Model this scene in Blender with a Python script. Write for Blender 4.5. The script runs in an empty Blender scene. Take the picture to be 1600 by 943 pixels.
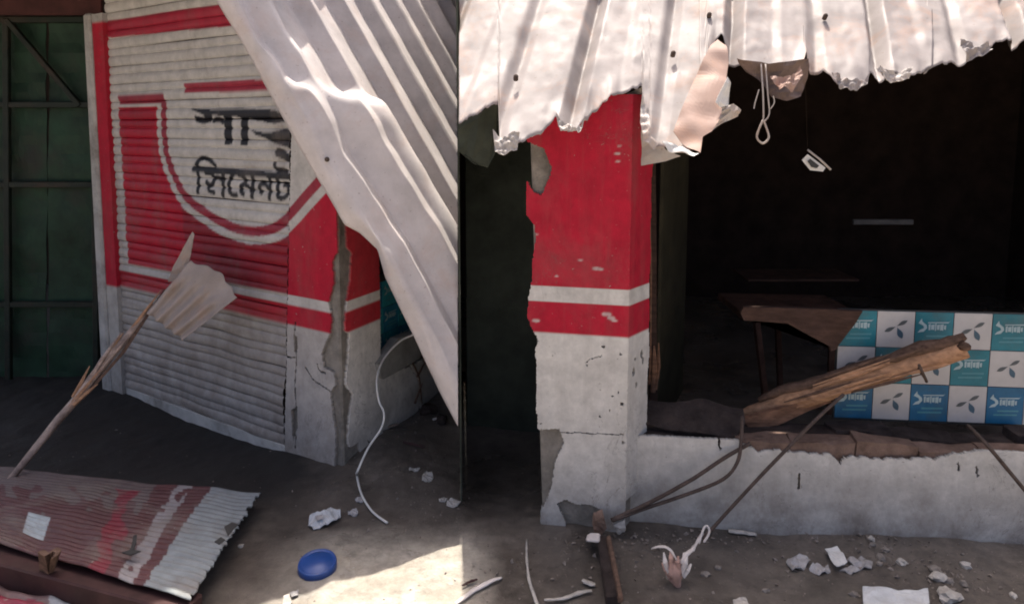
import bpy, bmesh, math, random
import numpy as np
from mathutils import Vector, noise
from mathutils.geometry import tessellate_polygon

SC = bpy.context.scene
COL = SC.collection
RND = random.Random(7)

# ------------------------------------------------------------------ camera
H, FPX, CY, PITCH = 1.7, 1100.0, 321.0, math.radians(6.3)
cam_d = bpy.data.cameras.new('camera')
cam = bpy.data.objects.new('camera', cam_d)
COL.objects.link(cam)
cam.location = (0, 0, H)
cam.rotation_euler = (math.radians(90) - PITCH, 0, 0)
cam_d.sensor_width = 36.0
cam_d.lens = FPX / 1600 * 36.0
cam_d.shift_y = -(471.5 - CY) / 1600
cam_d.clip_start, cam_d.clip_end = 0.05, 500
SC.camera = cam

# ------------------------------------------------------------------ sky and sun
SUN_EL, SUN_AZ = math.radians(71), math.radians(-5)
w = bpy.data.worlds.new('World'); SC.world = w; w.use_nodes = True
nt = w.node_tree; nt.nodes.clear()
sky = nt.nodes.new('ShaderNodeTexSky'); sky.sky_type = 'NISHITA'; sky.sun_disc = False
sky.sun_elevation, sky.sun_rotation = SUN_EL, SUN_AZ
sky.air_density, sky.dust_density, sky.ozone_density = 0.5, 6.0, 0.3
bg = nt.nodes.new('ShaderNodeBackground'); bg.inputs['Strength'].default_value = 0.15
wo = nt.nodes.new('ShaderNodeOutputWorld')
nt.links.new(sky.outputs[0], bg.inputs[0]); nt.links.new(bg.outputs[0], wo.inputs[0])
sd = bpy.data.lights.new('sun', 'SUN'); sd.energy = 3.6; sd.angle = math.radians(0.6); sd.color = (1.0, 0.94, 0.84)
sun = bpy.data.objects.new('sun', sd); COL.objects.link(sun)
SUNV = Vector((math.sin(SUN_AZ) * math.cos(SUN_EL), math.cos(SUN_AZ) * math.cos(SUN_EL), math.sin(SUN_EL)))
sun.rotation_euler = SUNV.to_track_quat('Z', 'Y').to_euler()
SC.view_settings.view_transform = 'Standard'; SC.view_settings.look = 'None'
SC.view_settings.exposure = 1.12; SC.view_settings.gamma = 1
SC.view_settings.use_curve_mapping = False
SC.cycles.filter_width = 1.9
SC.cycles.max_bounces = 8

# ------------------------------------------------------------------ picture -> place
cp, sp = math.cos(PITCH), math.sin(PITCH)
CAM = Vector((0, 0, H))
def ray(px, py):
    x = (px - 800) / FPX; y = -(py - CY) / FPX
    return Vector((x, cp + y * sp, -sp + y * cp))
def PY(px, py, Y):
    d = ray(px, py); return CAM + d * (Y / d.y)
def G(px, py, z=0.0):
    d = ray(px, py); return CAM + d * ((z - H) / d.z)
def hitp(px, py, p, n):
    d = ray(px, py); return CAM + d * ((p - CAM).dot(n) / d.dot(n))
class Frame:
    """vertical wall plane: origin, horizontal u axis, outward normal (towards the viewer)"""
    def __init__(s, p0, p1):
        s.o = Vector((p0.x, p0.y, 0)); d = p1 - p0; d.z = 0
        s.L = d.length; s.u = d.normalized(); s.n = Vector((s.u.y, -s.u.x, 0))
    def uv(s, px, py):
        q = hitp(px, py, s.o, s.n) - s.o
        return (q.dot(s.u), q.z)
    def P(s, u, v, d=0.0):
        return s.o + s.u * u + s.n * d + Vector((0, 0, v))
    def poly(s, pts): return [s.uv(*p) for p in pts]

# ------------------------------------------------------------------ materials
MATS = {}
def nodes(name, rough=0.8, spec=0.3, metal=0.0):
    m = bpy.data.materials.new(name); m.use_nodes = True
    t = m.node_tree; b = t.nodes['Principled BSDF']
    b.inputs['Roughness'].default_value = rough
    b.inputs['Specular IOR Level'].default_value = spec
    b.inputs['Metallic'].default_value = metal
    MATS[name] = m
    return m, t, b
def add(t, kind, **kw):
    n = t.nodes.new(kind)
    for k, v in kw.items():
        if k in n.inputs.keys() if hasattr(n.inputs, 'keys') else False: n.inputs[k].default_value = v
        else: setattr(n, k, v)
    return n
def noise_tex(t, scale, detail=6, rough=0.6, vec=None, dist=0.0):
    n = t.nodes.new('ShaderNodeTexNoise')
    n.inputs['Scale'].default_value = scale; n.inputs['Detail'].default_value = detail
    n.inputs['Roughness'].default_value = rough; n.inputs['Distortion'].default_value = dist
    if vec is not None: t.links.new(vec, n.inputs['Vector'])
    return n.outputs['Fac']
def ramp(t, fac, stops):
    r = t.nodes.new('ShaderNodeValToRGB'); e = r.color_ramp.elements
    while len(e) < len(stops): e.new(0.5)
    for el, (p, c) in zip(e, stops):
        el.position = p; el.color = (c[0], c[1], c[2], 1) if isinstance(c, tuple) else (c, c, c, 1)
    t.links.new(fac, r.inputs['Fac']); return r.outputs['Color']
def mix(t, fac, a, b, mode='MIX'):
    n = t.nodes.new('ShaderNodeMix'); n.data_type = 'RGBA'; n.blend_type = mode
    for sock, v in ((n.inputs[0], fac), (n.inputs[6], a), (n.inputs[7], b)):
        if isinstance(v, (int, float)): sock.default_value = v
        elif isinstance(v, tuple): sock.default_value = (v[0], v[1], v[2], 1)
        else: t.links.new(v, sock)
    return n.outputs[2]
def wpos(t, sx=1, sy=1, sz=1):
    g = t.nodes.new('ShaderNodeNewGeometry')
    if (sx, sy, sz) == (1, 1, 1): return g.outputs['Position']
    m = t.nodes.new('ShaderNodeVectorMath'); m.operation = 'MULTIPLY'
    t.links.new(g.outputs['Position'], m.inputs[0]); m.inputs[1].default_value = (sx, sy, sz)
    return m.outputs[0]
def bump(t, b, h, strength=0.3, dist=0.01):
    n = t.nodes.new('ShaderNodeBump'); n.inputs['Strength'].default_value = strength
    n.inputs['Distance'].default_value = dist
    t.links.new(h, n.inputs['Height']); t.links.new(n.outputs[0], b.inputs['Normal'])
def zheight(t):
    g = t.nodes.new('ShaderNodeNewGeometry'); s = t.nodes.new('ShaderNodeSeparateXYZ')
    t.links.new(g.outputs['Position'], s.inputs[0]); return s.outputs[2]
def mrange(t, v, a, b, c=0.0, d=1.0):
    n = t.nodes.new('ShaderNodeMapRange'); t.links.new(v, n.inputs[0])
    for i, x in enumerate((a, b, c, d)): n.inputs[i + 1].default_value = x
    return n.outputs[0]
def mul(t, a, b):
    n = t.nodes.new('ShaderNodeMath'); n.operation = 'MULTIPLY'; n.use_clamp = True
    for s, v in ((n.inputs[0], a), (n.inputs[1], b)):
        if isinstance(v, (int, float)): s.default_value = v
        else: t.links.new(v, s)
    return n.outputs[0]

def mat_plain(name, c, var=0.35, scale=9, rough=0.8, spec=0.3, metal=0.0, bstr=0.3, bdist=0.004, stretch=(1, 1, 1), dirt=None):
    m, t, b = nodes(name, rough, spec, metal)
    p = wpos(t, *stretch)
    f = noise_tex(t, scale, 8, 0.65, p)
    lo = tuple(x * (1 - var) for x in c); hi = tuple(min(1, x * (1 + var)) for x in c)
    colr = ramp(t, f, [(0.3, lo), (0.7, hi)])
    if dirt:
        f2 = ramp(t, noise_tex(t, scale * 0.35, 9, 0.75, p), [(0.5, 0.0), (0.68, 1.0)])
        colr = mix(t, mul(t, f2, 0.8), colr, dirt)
    t.links.new(colr, b.inputs['Base Color'])
    if bstr: bump(t, b, noise_tex(t, scale * 6, 8, 0.7, p), bstr, bdist)
    return m

def mat_paint(name, rough=0.55, mudz=0.5, mud=(0.13, 0.10, 0.08), grime=0.5, bstr=0.25, chips=True):
    """print carried by the point colour 'paint', weathered with stains, chips and mud splashes"""
    m, t, b = nodes(name, rough, 0.35)
    a = t.nodes.new('ShaderNodeAttribute'); a.attribute_name = 'paint'
    p = wpos(t)
    v = ramp(t, noise_tex(t, 14, 8, 0.7, p), [(0.3, 0.72), (0.7, 1.08)])
    c = mix(t, 1.0, a.outputs['Color'], v, 'MULTIPLY')
    st = ramp(t, noise_tex(t, 3.2, 9, 0.72, wpos(t, 1, 1, 0.45), 0.6), [(0.5, 0.0), (0.72, 1.0)])
    c = mix(t, mul(t, st, grime), c, (0.16, 0.13, 0.11))
    if chips:
        hair = ramp(t, noise_tex(t, 5.5, 5, 0.6, wpos(t, 1, 1, .8), 1.2), [(0.494, 0.0), (0.5, 0.55), (0.506, 0.0)])
        c = mix(t, mul(t, hair, ramp(t, noise_tex(t, 1.9, 3, 0.5, p), [(0.5, 0.0), (0.6, 1.0)])), c, (0.12, 0.10, 0.085))
        drip = ramp(t, noise_tex(t, 9, 6, 0.65, wpos(t, 1.6, 1.6, 0.12)), [(0.52, 0.0), (0.75, 1.0)])
        c = mix(t, mul(t, drip, 0.18), c, (0.15, 0.12, 0.10))
        ch = ramp(t, noise_tex(t, 46, 4, 0.6, p), [(0.69, 0.0), (0.71, 1.0)])
        c = mix(t, mul(t, ch, 0.8), c, (0.27, 0.24, 0.21))
    zf = mrange(t, zheight(t), mudz, 0.0)
    sm = mul(t, zf, ramp(t, noise_tex(t, 7, 8, 0.7, wpos(t, 1, 1, 0.7)), [(0.33, 0.1), (0.66, 1.0)]))
    c = mix(t, sm, c, mud)
    t.links.new(c, b.inputs['Base Color'])
    bump(t, b, noise_tex(t, 60, 8, 0.7, p), bstr, 0.004)
    return m

def mat_zinc(name, base=(0.56, 0.52, 0.49), rust=0.5, rough=0.5, metal=0.25):
    m, t, b = nodes(name, rough, 0.4, metal)
    p = wpos(t)
    c = ramp(t, noise_tex(t, 5, 8, 0.65, p), [(0.3, tuple(x * .8 for x in base)), (0.7, tuple(min(1, x * 1.15) for x in base))])
    r = ramp(t, noise_tex(t, 3.1, 10, 0.78, p, 0.7), [(0.51, 0.0), (0.70, 1.0)])
    c = mix(t, mul(t, r, rust), c, (0.42, 0.22, 0.13))
    sp2 = ramp(t, noise_tex(t, 70, 3, 0.5, p), [(0.68, 0.0), (0.72, 1.0)])
    c = mix(t, mul(t, sp2, 0.5), c, (0.2, 0.15, 0.12))
    t.links.new(c, b.inputs['Base Color'])
    t.links.new(ramp(t, noise_tex(t, 8, 6, 0.6, p), [(0.3, rough - .12), (0.7, rough + .2)]), b.inputs['Roughness'])
    bump(t, b, noise_tex(t, 22, 6, 0.6, p), 0.14, 0.005)
    return m

def mat_mud():
    m, t, b = nodes('mud', 0.6, 0.5)
    p = wpos(t)
    c = ramp(t, noise_tex(t, 1.7, 10, 0.68, p, 0.3), [(0.30, (0.042, 0.034, 0.028)), (0.47, (0.095, 0.079, 0.066)), (0.70, (0.17, 0.142, 0.118))])
    c2 = ramp(t, noise_tex(t, 18, 8, 0.75, p), [(0.3, 0.6), (0.72, 1.25)])
    c = mix(t, 1.0, c, c2, 'MULTIPLY')
    pe = ramp(t, noise_tex(t, 75, 4, 0.6, p), [(0.68, 0.0), (0.72, 1.0)])
    c = mix(t, mul(t, pe, 0.25), c, (0.28, 0.25, 0.22))
    # roof shade by the gate, put into the colour as near-black mud
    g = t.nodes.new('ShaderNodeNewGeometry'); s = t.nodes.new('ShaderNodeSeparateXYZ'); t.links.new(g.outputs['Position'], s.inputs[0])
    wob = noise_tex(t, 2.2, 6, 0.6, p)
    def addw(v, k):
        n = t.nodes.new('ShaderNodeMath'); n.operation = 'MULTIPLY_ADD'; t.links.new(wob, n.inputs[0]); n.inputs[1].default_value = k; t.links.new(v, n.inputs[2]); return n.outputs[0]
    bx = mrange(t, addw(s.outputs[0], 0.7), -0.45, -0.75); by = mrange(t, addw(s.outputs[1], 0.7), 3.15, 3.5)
    gate_shade = mul(t, mul(t, bx, by), 0.95)
    c = mix(t, gate_shade, c, (0.008, 0.0065, 0.0055))
    sun_tint = mul(t, mrange(t, addw(s.outputs[1], 0.5), 3.12, 2.9), mul(t, mrange(t, addw(s.outputs[0], 0.3), -0.85, -0.55), mrange(t, addw(s.outputs[0], 0.3), 0.10, -0.05)))
    c = mix(t, mul(t, sun_tint, 0.85), c, mix(t, 1.0, (0.44, 0.395, 0.33), c2, 'MULTIPLY'))  # sunlit patch brightened in the mud colour itself
    bounce_pale = mrange(t, addw(s.outputs[1], 0.4), 2.45, 2.2)
    c = mix(t, mul(t, bounce_pale, 0.9), c, mix(t, 1.0, (0.43, 0.375, 0.30), c2, 'MULTIPLY'))  # unseen ground near the camera made pale to bounce warm light
    t.links.new(c, b.inputs['Base Color'])
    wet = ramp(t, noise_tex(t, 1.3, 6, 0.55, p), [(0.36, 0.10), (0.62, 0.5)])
    t.links.new(mix(t, gate_shade, wet, (0.8, 0.8, 0.8)), b.inputs['Roughness'])
    bump(t, b, noise_tex(t, 26, 10, 0.7, p), 0.35, 0.015)
    return m

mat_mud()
mat_paint('shutter_paint', 0.5, 1.0, (0.17, 0.138, 0.115), 0.6, 0.12, False)
mat_paint('wall_paint', 0.8, 0.35, (0.15, 0.12, 0.10), 0.25, 0.4)
mat_paint('fallen_paint', 0.5, 0.0, (0.1, 0.1, 0.1), 0.85, 0.3)
mat_plain('cement', (0.24, 0.215, 0.185), 0.4, 12, 0.95, 0.15, bstr=0.8, bdist=0.012)
mat_plain('jamb_white', (0.40, 0.385, 0.36), 0.25, 7, 0.85, 0.2, dirt=(0.15, 0.13, 0.11))
mat_zinc('zinc', (0.53, 0.48, 0.465), 0.28, 0.55, 0.0)
mat_zinc('zinc_pink', (0.29, 0.255, 0.243), 0.5, 0.6, 0.0)
mat_zinc('zinc_rust', (0.32, 0.215, 0.175), 0.6, 0.7, 0.0)
mat_zinc('zinc_scrap', (0.33, 0.27, 0.235), 0.6, 0.6, 0.0)
mat_zinc('zinc_old', (0.42, 0.38, 0.35), 0.5, 0.6, 0.0)
mat_plain('gate_green', (0.012, 0.036, 0.018), 0.5, 5, 0.6, 0.3, dirt=(0.03, 0.025, 0.02))
mat_plain('gate_bar', (0.012, 0.018, 0.012), 0.4, 8, 0.6, 0.3, dirt=(0.05, 0.03, 0.02))
mat_plain('lintel_red', (0.06, 0.02, 0.018), 0.4, 8, 0.8)
mat_plain('dark_wall', (0.030, 0.020, 0.016), 0.4, 4, 0.95, 0.1)  # even near-black brown for interior walls and panels
mat_plain('dark_green', (0.05, 0.056, 0.043), 0.5, 3, 0.9, 0.15)  # dark greenish tone of the shaded gap, put into the colour
mat_plain('olive', (0.026, 0.022, 0.012), 0.5, 6, 0.8, 0.2)
mat_plain('table_wood', (0.07, 0.034, 0.023), 0.6, 9, 0.85, 0.2, bstr=0.6)
mat_plain('soot_wood', (0.055, 0.03, 0.022), 0.5, 10, 0.8, 0.2, stretch=(1, 1, 4))
mat_plain('brown_wood', (0.20, 0.105, 0.065), 0.5, 14, 0.8, 0.2, stretch=(1.2, 1.2, 4), bstr=0.6)
mat_plain('raw_wood', (0.42, 0.235, 0.135), 0.4, 16, 0.75, 0.25, stretch=(0.7, 3, 3), bstr=0.7, dirt=(0.16, 0.08, 0.045))
mat_plain('bark', (0.12, 0.075, 0.055), 0.5, 22, 0.9, 0.1, bstr=0.8, stretch=(0.7, 3, 3))
mat_plain('pole_wood', (0.38, 0.28, 0.225), 0.55, 18, 0.45, 0.5, bstr=0.8, dirt=(0.09, 0.05, 0.04))
mat_plain('brick_clay', (0.19, 0.125, 0.097), 0.45, 10, 0.95, 0.1, bstr=0.9, bdist=0.01, dirt=(0.10, 0.065, 0.05))
mat_plain('charred', (0.055, 0.042, 0.038), 0.5, 12, 0.95, 0.1, bstr=1.0, bdist=0.015)
mat_plain('rust_iron', (0.075, 0.052, 0.042), 0.4, 30, 0.8, 0.3)
mat_plain('maroon', (0.045, 0.018, 0.017), 0.4, 9, 0.7, 0.3, dirt=(0.05, 0.03, 0.025))
mat_plain('white_plastic', (0.60, 0.58, 0.55), 0.15, 9, 0.5, 0.4, bstr=0.2)
mat_plain('wire_white', (0.62, 0.60, 0.56), 0.15, 30, 0.6, 0.4, bstr=0)
mat_plain('paper', (0.50, 0.51, 0.52), 0.2, 14, 0.8, 0.2, bstr=0.4, dirt=(0.35, 0.32, 0.30))
mat_plain('paper_grey', (0.36, 0.34, 0.335), 0.25, 14, 0.6, 0.4, bstr=0.4, dirt=(0.2, 0.18, 0.16))
mat_plain('blue_plastic', (0.012, 0.055, 0.23), 0.2, 9, 0.4, 0.5, bstr=0.1)
mat_plain('stone', (0.22, 0.19, 0.165), 0.4, 30, 0.9, 0.2, bstr=0.7)
mat_plain('mud_stone', (0.21, 0.175, 0.15), 0.5, 30, 0.9, 0.2, bstr=0.7)
mat_plain('pale_stone', (0.42, 0.385, 0.345), 0.3, 30, 0.9, 0.2, bstr=0.7)
mat_plain('pink_rag', (0.50, 0.31, 0.25), 0.35, 20, 0.9, 0.2, bstr=0.5)
mat_plain('pale_rag', (0.60, 0.54, 0.50), 0.2, 20, 0.9, 0.2, bstr=0.5)
mat_plain('tile_white', (0.44, 0.415, 0.40), 0.12, 6, 0.45, 0.4, bstr=0.1, dirt=(0.36, 0.34, 0.32))
mat_plain('tile_teal', (0.008, 0.145, 0.185), 0.3, 6, 0.45, 0.4, bstr=0.3, dirt=(0.07, 0.10, 0.10))
mat_plain('tile_blue', (0.008, 0.10, 0.20), 0.3, 6, 0.45, 0.4, bstr=0.3, dirt=(0.07, 0.10, 0.10))
mat_plain('poster_teal', (0.03, 0.26, 0.31), 0.3, 16, 0.5, 0.3, bstr=0.1)
mat_plain('poster_blue', (0.02, 0.17, 0.27), 0.3, 16, 0.5, 0.3, bstr=0.1)
mat_plain('shaded_tin', (0.13, 0.09, 0.075), 0.4, 9, 0.7, 0.3)  # tin lying in shade: its darkness is part of this colour
mat_plain('dim_metal', (0.10, 0.095, 0.095), 0.3, 9, 0.7, 0.3)
mat_plain('logo_dark', (0.045, 0.09, 0.13), 0.3, 6, 0.5, 0.4, bstr=0)
mat_plain('logo_grey', (0.075, 0.085, 0.09), 0.3, 6, 0.5, 0.4, bstr=0)
mat_plain('logo_pale', (0.32, 0.42, 0.44), 0.2, 6, 0.5, 0.4, bstr=0)
mat_plain('logo_mid', (0.06, 0.21, 0.25), 0.2, 6, 0.5, 0.4, bstr=0)
mat_plain('concrete', (0.27, 0.26, 0.24), 0.3, 9, 0.9, 0.2, bstr=0.6)
mat_plain('leaf', (0.05, 0.07, 0.025), 0.4, 20, 0.8, 0.2, bstr=0)
mat_plain('dark_plastic', (0.03, 0.03, 0.03), 0.3, 20, 0.5, 0.4, bstr=0)

# ------------------------------------------------------------------ object helpers
def tag(o, label=None, cat=None, group=None, kind=None):
    if label: o['label'] = label
    if cat: o['category'] = cat
    if group: o['group'] = group
    if kind: o['kind'] = kind
    return o
def empty(name, loc, label, cat, group=None):
    o = bpy.data.objects.new(name, None); COL.objects.link(o); o.location = loc; o.empty_display_size = 0.1
    bpy.context.view_layer.update() if False else None
    return tag(o, label, cat, group)
def link(name, me, mat, parent=None, smooth=False):
    o = bpy.data.objects.new(name, me); COL.objects.link(o)
    if mat: 
        me.materials.clear(); me.materials.append(MATS[mat] if isinstance(mat, str) else mat)
    if parent is not None:
        o.parent = parent
        off = Vector(parent.location)
        if parent.parent is not None: off = off + Vector(parent.parent.location)
        o.location = -off if parent.type == 'EMPTY' else (0, 0, 0)
    if smooth: me.polygons.foreach_set('use_smooth', [True] * len(me.polygons))
    return o
def mesh(name, verts, faces, mat, parent=None, smooth=False):
    me = bpy.data.meshes.new(name); me.from_pydata([tuple(v) for v in verts], [], faces); me.update()
    return link(name, me, mat, parent, smooth)
def bm_obj(name, bm, mat, parent=None, smooth=False):
    me = bpy.data.meshes.new(name); bmesh.ops.recalc_face_normals(bm, faces=bm.faces); bm.to_mesh(me); bm.free(); me.update()
    return link(name, me, mat, parent, smooth)
def hexa(name, c, mat, parent=None, bev=0.004, jit=0.0):
    """box from 8 corners: bottom 4 then top 4"""
    bm = bmesh.new(); vs = [bm.verts.new(Vector(p) + Vector((RND.uniform(-jit, jit), RND.uniform(-jit, jit), RND.uniform(-jit, jit)))) for p in c]
    for f in ((3, 2, 1, 0), (4, 5, 6, 7), (0, 1, 5, 4), (1, 2, 6, 5), (2, 3, 7, 6), (3, 0, 4, 7)): bm.faces.new([vs[i] for i in f])
    if bev: bmesh.ops.bevel(bm, geom=bm.edges[:], offset=bev, segments=1, affect='EDGES')
    return bm_obj(name, bm, mat, parent)
def fbox(name, fr, u0, u1, v0, v1, d0, d1, mat, parent=None, bev=0.004, jit=0.0):
    c = [fr.P(u0, v0, d1), fr.P(u1, v0, d1), fr.P(u1, v0, d0), fr.P(u0, v0, d0), fr.P(u0, v1, d1), fr.P(u1, v1, d1), fr.P(u1, v1, d0), fr.P(u0, v1, d0)]
    return hexa(name, c, mat, parent, bev, jit)
def wbox(name, a, b, mat, parent=None, bev=0.004):
    c = [(a[0], a[1], a[2]), (b[0], a[1], a[2]), (b[0], b[1], a[2]), (a[0], b[1], a[2]), (a[0], a[1], b[2]), (b[0], a[1], b[2]), (b[0], b[1], b[2]), (a[0], b[1], b[2])]
    return hexa(name, c, mat, parent, bev)
def tube(name, pts, r, mat, parent=None, sides=7, jit=0.0, flat=1.0, sub=1):
    pts = [Vector(p) for p in pts]
    if sub > 1:                                  # Catmull-Rom smoothing
        q = []
        for i in range(len(pts) - 1):
            p0 = pts[max(i - 1, 0)]; p1 = pts[i]; p2 = pts[i + 1]; p3 = pts[min(i + 2, len(pts) - 1)]
            for k in range(sub):
                s = k / sub
                q.append(0.5 * ((2 * p1) + (p2 - p0) * s + (2 * p0 - 5 * p1 + 4 * p2 - p3) * s * s + (3 * p1 - p0 - 3 * p2 + p3) * s ** 3))
        q.append(pts[-1]); pts = q
    n = len(pts); rs = r if isinstance(r, (list, tuple)) else [r] * n
    if len(rs) != n: rs = list(np.interp(np.linspace(0, 1, n), np.linspace(0, 1, len(rs)), rs))
    verts, faces = [], []
    up = Vector((0.13, -0.2, 1)).normalized()
    for i, p in enumerate(pts):
        tdir = (pts[min(i + 1, n - 1)] - pts[max(i - 1, 0)]).normalized()
        a = tdir.cross(up)
        if a.length < 0.05: a = tdir.cross(Vector((1, 0, 0)))
        a.normalize(); b = a.cross(tdir).normalized()
        for k in range(sides):
            an = 2 * math.pi * k / sides; rr = rs[i] * (1 + RND.uniform(-jit, jit))
            verts.append(p + a * math.cos(an) * rr + b * math.sin(an) * rr * flat)
    for i in range(n - 1):
        for k in range(sides):
            k2 = (k + 1) % sides
            faces.append((i * sides + k, i * sides + k2, (i + 1) * sides + k2, (i + 1) * sides + k))
    faces.append(tuple(range(sides - 1, -1, -1))); faces.append(tuple((n - 1) * sides + k for k in range(sides)))
    return mesh(name, verts, faces, mat, parent, sides > 5)
def slab(name, pts, thick, mat, parent=None, nrm=None, crumple=0.0, res=None):
    """thin solid from a 3D outline; crumple gives it relief"""
    pts = [Vector(p) for p in pts]
    if nrm is None:
        nrm = Vector((0, 0, 0))
        for i in range(len(pts)): nrm += (pts[i] - pts[0]).cross(pts[(i + 1) % len(pts)] - pts[0])
        nrm.normalize()
        if nrm.dot(CAM - pts[0]) < 0: nrm = -nrm
    bm = bmesh.new(); f = bm.faces.new([bm.verts.new(p) for p in pts])
    bmesh.ops.triangulate(bm, faces=[f])
    if res:
        for _ in range(res): bmesh.ops.subdivide_edges(bm, edges=bm.edges[:], cuts=1, use_grid_fill=True)
    if crumple:
        k = RND.uniform(0, 50); sz = max((p - pts[0]).length for p in pts)
        for v in bm.verts: v.co += nrm * crumple * (noise.noise(v.co * (3.2 / sz) + Vector((k, 0, 0))) + 0.5 * noise.noise(v.co * (8 / sz) + Vector((0, k, 0))))
    ext = bmesh.ops.extrude_face_region(bm, geom=bm.faces[:])
    for v in [g for g in ext['geom'] if isinstance(g, bmesh.types.BMVert)]: v.co -= nrm * thick
    return bm_obj(name, bm, mat, parent)

# vectorised polygon / polyline tests in wall coordinates
def inpoly(U, V, poly):
    r = np.zeros(U.shape, bool); n = len(poly)
    for i in range(n):
        x0, y0 = poly[i]; x1, y1 = poly[(i + 1) % n]
        c = (y0 > V) != (y1 > V)
        with np.errstate(divide='ignore', invalid='ignore'):
            xi = (x1 - x0) * (V - y0) / ((y1 - y0) if y1 != y0 else 1e-12) + x0
        r ^= c & (U < xi)
    return r
def dline(U, V, path):
    d = np.full(U.shape, 9.0)
    for (x0, y0), (x1, y1) in zip(path[:-1], path[1:]):
        dx, dy = x1 - x0, y1 - y0; L = dx * dx + dy * dy + 1e-12
        s = np.clip(((U - x0) * dx + (V - y0) * dy) / L, 0, 1)
        d = np.minimum(d, np.hypot(U - x0 - s * dx, V - y0 - s * dy))
    return d
def smooth_path(p, k=6):
    q = []
    for i in range(len(p) - 1):
        a = np.array(p[max(i - 1, 0)]); b = np.array(p[i]); c = np.array(p[i + 1]); d = np.array(p[min(i + 2, len(p) - 1)])
        for j in range(k):
            s = j / k
            q.append(tuple(0.5 * (2 * b + (c - a) * s + (2 * a - 5 * b + 4 * c - d) * s * s + (3 * b - a - 3 * c + d) * s ** 3)))
    q.append(tuple(p[-1])); return q
def set_paint(me, cols):
    at = me.attributes.new('paint', 'FLOAT_COLOR', 'POINT')
    a = np.ones((len(cols), 4), np.float32); a[:, :3] = cols; at.data.foreach_set('color', a.ravel())
def paint_aa(fn, U, V, e=0.0016):
    s = 0
    for du, dv in ((-e, -e), (e, -e), (-e, e), (e, e)): s = s + fn(U + du, V + dv)
    return s / 4
def plaster(name, fr, u0, u1, v0, v1, keep, paint, d0, d1, mat, parent, res=0.006, seed=0.0, wave=0.003):
    """plaster coat as a real layer: cells that have fallen off are missing, edges have thickness"""
    nu, nv = int((u1 - u0) / res) + 1, int((v1 - v0) / res) + 1
    us, vs = np.linspace(u0, u1, nu), np.linspace(v0, v1, nv)
    U, V = np.meshgrid(us, vs)
    Uc, Vc = (U[:-1, :-1] + U[1:, 1:]) / 2, (V[:-1, :-1] + V[1:, 1:]) / 2
    K = keep(Uc, Vc)
    used = np.zeros(U.shape, bool)
    for a in (slice(None, -1), slice(1, None)):
        for b in (slice(None, -1), slice(1, None)): used[a, b] |= K
    idx = -np.ones(U.shape, int); idx[used] = np.arange(used.sum())
    cols = paint_aa(paint, U[used], V[used])
    uu, vv = U[used], V[used]
    full = np.ones(U.shape, int) * 0
    for a in (slice(None, -1), slice(1, None)):
        for b in (slice(None, -1), slice(1, None)): full[a, b] += K
    edge = (full[used] < 4)
    verts = []
    for a, b, e in zip(uu, vv, edge):
        dd = d1 + wave * noise.noise(Vector((a * 3 + seed, b * 3, 0)))
        if e: a += RND.uniform(-.5, .5) * res * .8; b += RND.uniform(-.5, .5) * res * .8
        verts.append(fr.P(a, b, dd))
    jj, ii = np.nonzero(K)
    faces = [(idx[j, i], idx[j, i + 1], idx[j + 1, i + 1], idx[j + 1, i]) for j, i in zip(jj, ii)]
    me = bpy.data.meshes.new(name); me.from_pydata(verts, [], [tuple(int(x) for x in f) for f in faces])
    bm = bmesh.new(); set_paint(me, cols); bm.from_mesh(me)
    be = [e for e in bm.edges if e.is_boundary]
    ex = bmesh.ops.extrude_edge_only(bm, edges=be)
    back = fr.n * (d1 - d0)
    lay = bm.verts.layers.float_color.get('paint')
    for v in [g for g in ex['geom'] if isinstance(g, bmesh.types.BMVert)]:
        v.co -= back; v[lay] = (0.26, 0.235, 0.205, 1)
    bm.to_mesh(me); bm.free(); me.update()
    o = link(name, me, mat, parent)
    return o

WHITE = np.array((0.55, 0.52, 0.48)); RED = np.array((0.43, 0.005, 0.026)); DKRED = np.array((0.30, 0.025, 0.045)); INK = np.array((0.012, 0.012, 0.016))
def lerp_path(pts, x): return np.interp(x, [p[0] for p in pts], [p[1] for p in pts])

# ================================================================== SETTING
def ground_h(x, y):
    h = 0.022 * noise.noise(Vector((x * 1.4, y * 1.4, 0))) + 0.012 * noise.noise(Vector((x * 5, y * 5, 3))) + 0.005 * noise.noise(Vector((x * 17, y * 17, 8)))
    h += 0.085 * math.exp(-(((x + 0.72) / 0.30) ** 2 + ((y - 3.5) / 0.30) ** 2))
    h += 0.11 * math.exp(-(((x + 0.35) / 0.38) ** 2 + ((y - 4.15) / 0.5) ** 2))
    h += 0.03 * math.exp(-(((x - 0.9) / 0.7) ** 2 + ((y - 2.95) / 0.10) ** 2))
    h += 0.03 * math.exp(-(((x - 1.75) / 0.4) ** 2 + ((y - 2.85) / 0.12) ** 2))
    return h
def axis(lo, a, b, hi, step):
    c = [b]; s = step
    while c[-1] < hi: s *= 1.5; c.append(min(c[-1] + s, hi))
    d = [a]; s = step
    while d[-1] > lo: s *= 1.5; d.append(max(d[-1] - s, lo))
    return np.concatenate([np.array(d[::-1][:-1]), np.arange(a, b - step / 2, step), np.array(c)])
xs, ys = axis(-60, -3.4, 2.9, 60, 0.022), axis(-60, 2.2, 5.0, 60, 0.022)
gv = [(x, y, ground_h(x, y)) for y in ys for x in xs]
nx = len(xs)
gf = [(j * nx + i, j * nx + i + 1, (j + 1) * nx + i + 1, (j + 1) * nx + i) for j in range(len(ys) - 1) for i in range(nx - 1)]
tag(mesh('ground', gv, gf, 'mud', None, True), kind='structure')

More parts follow.
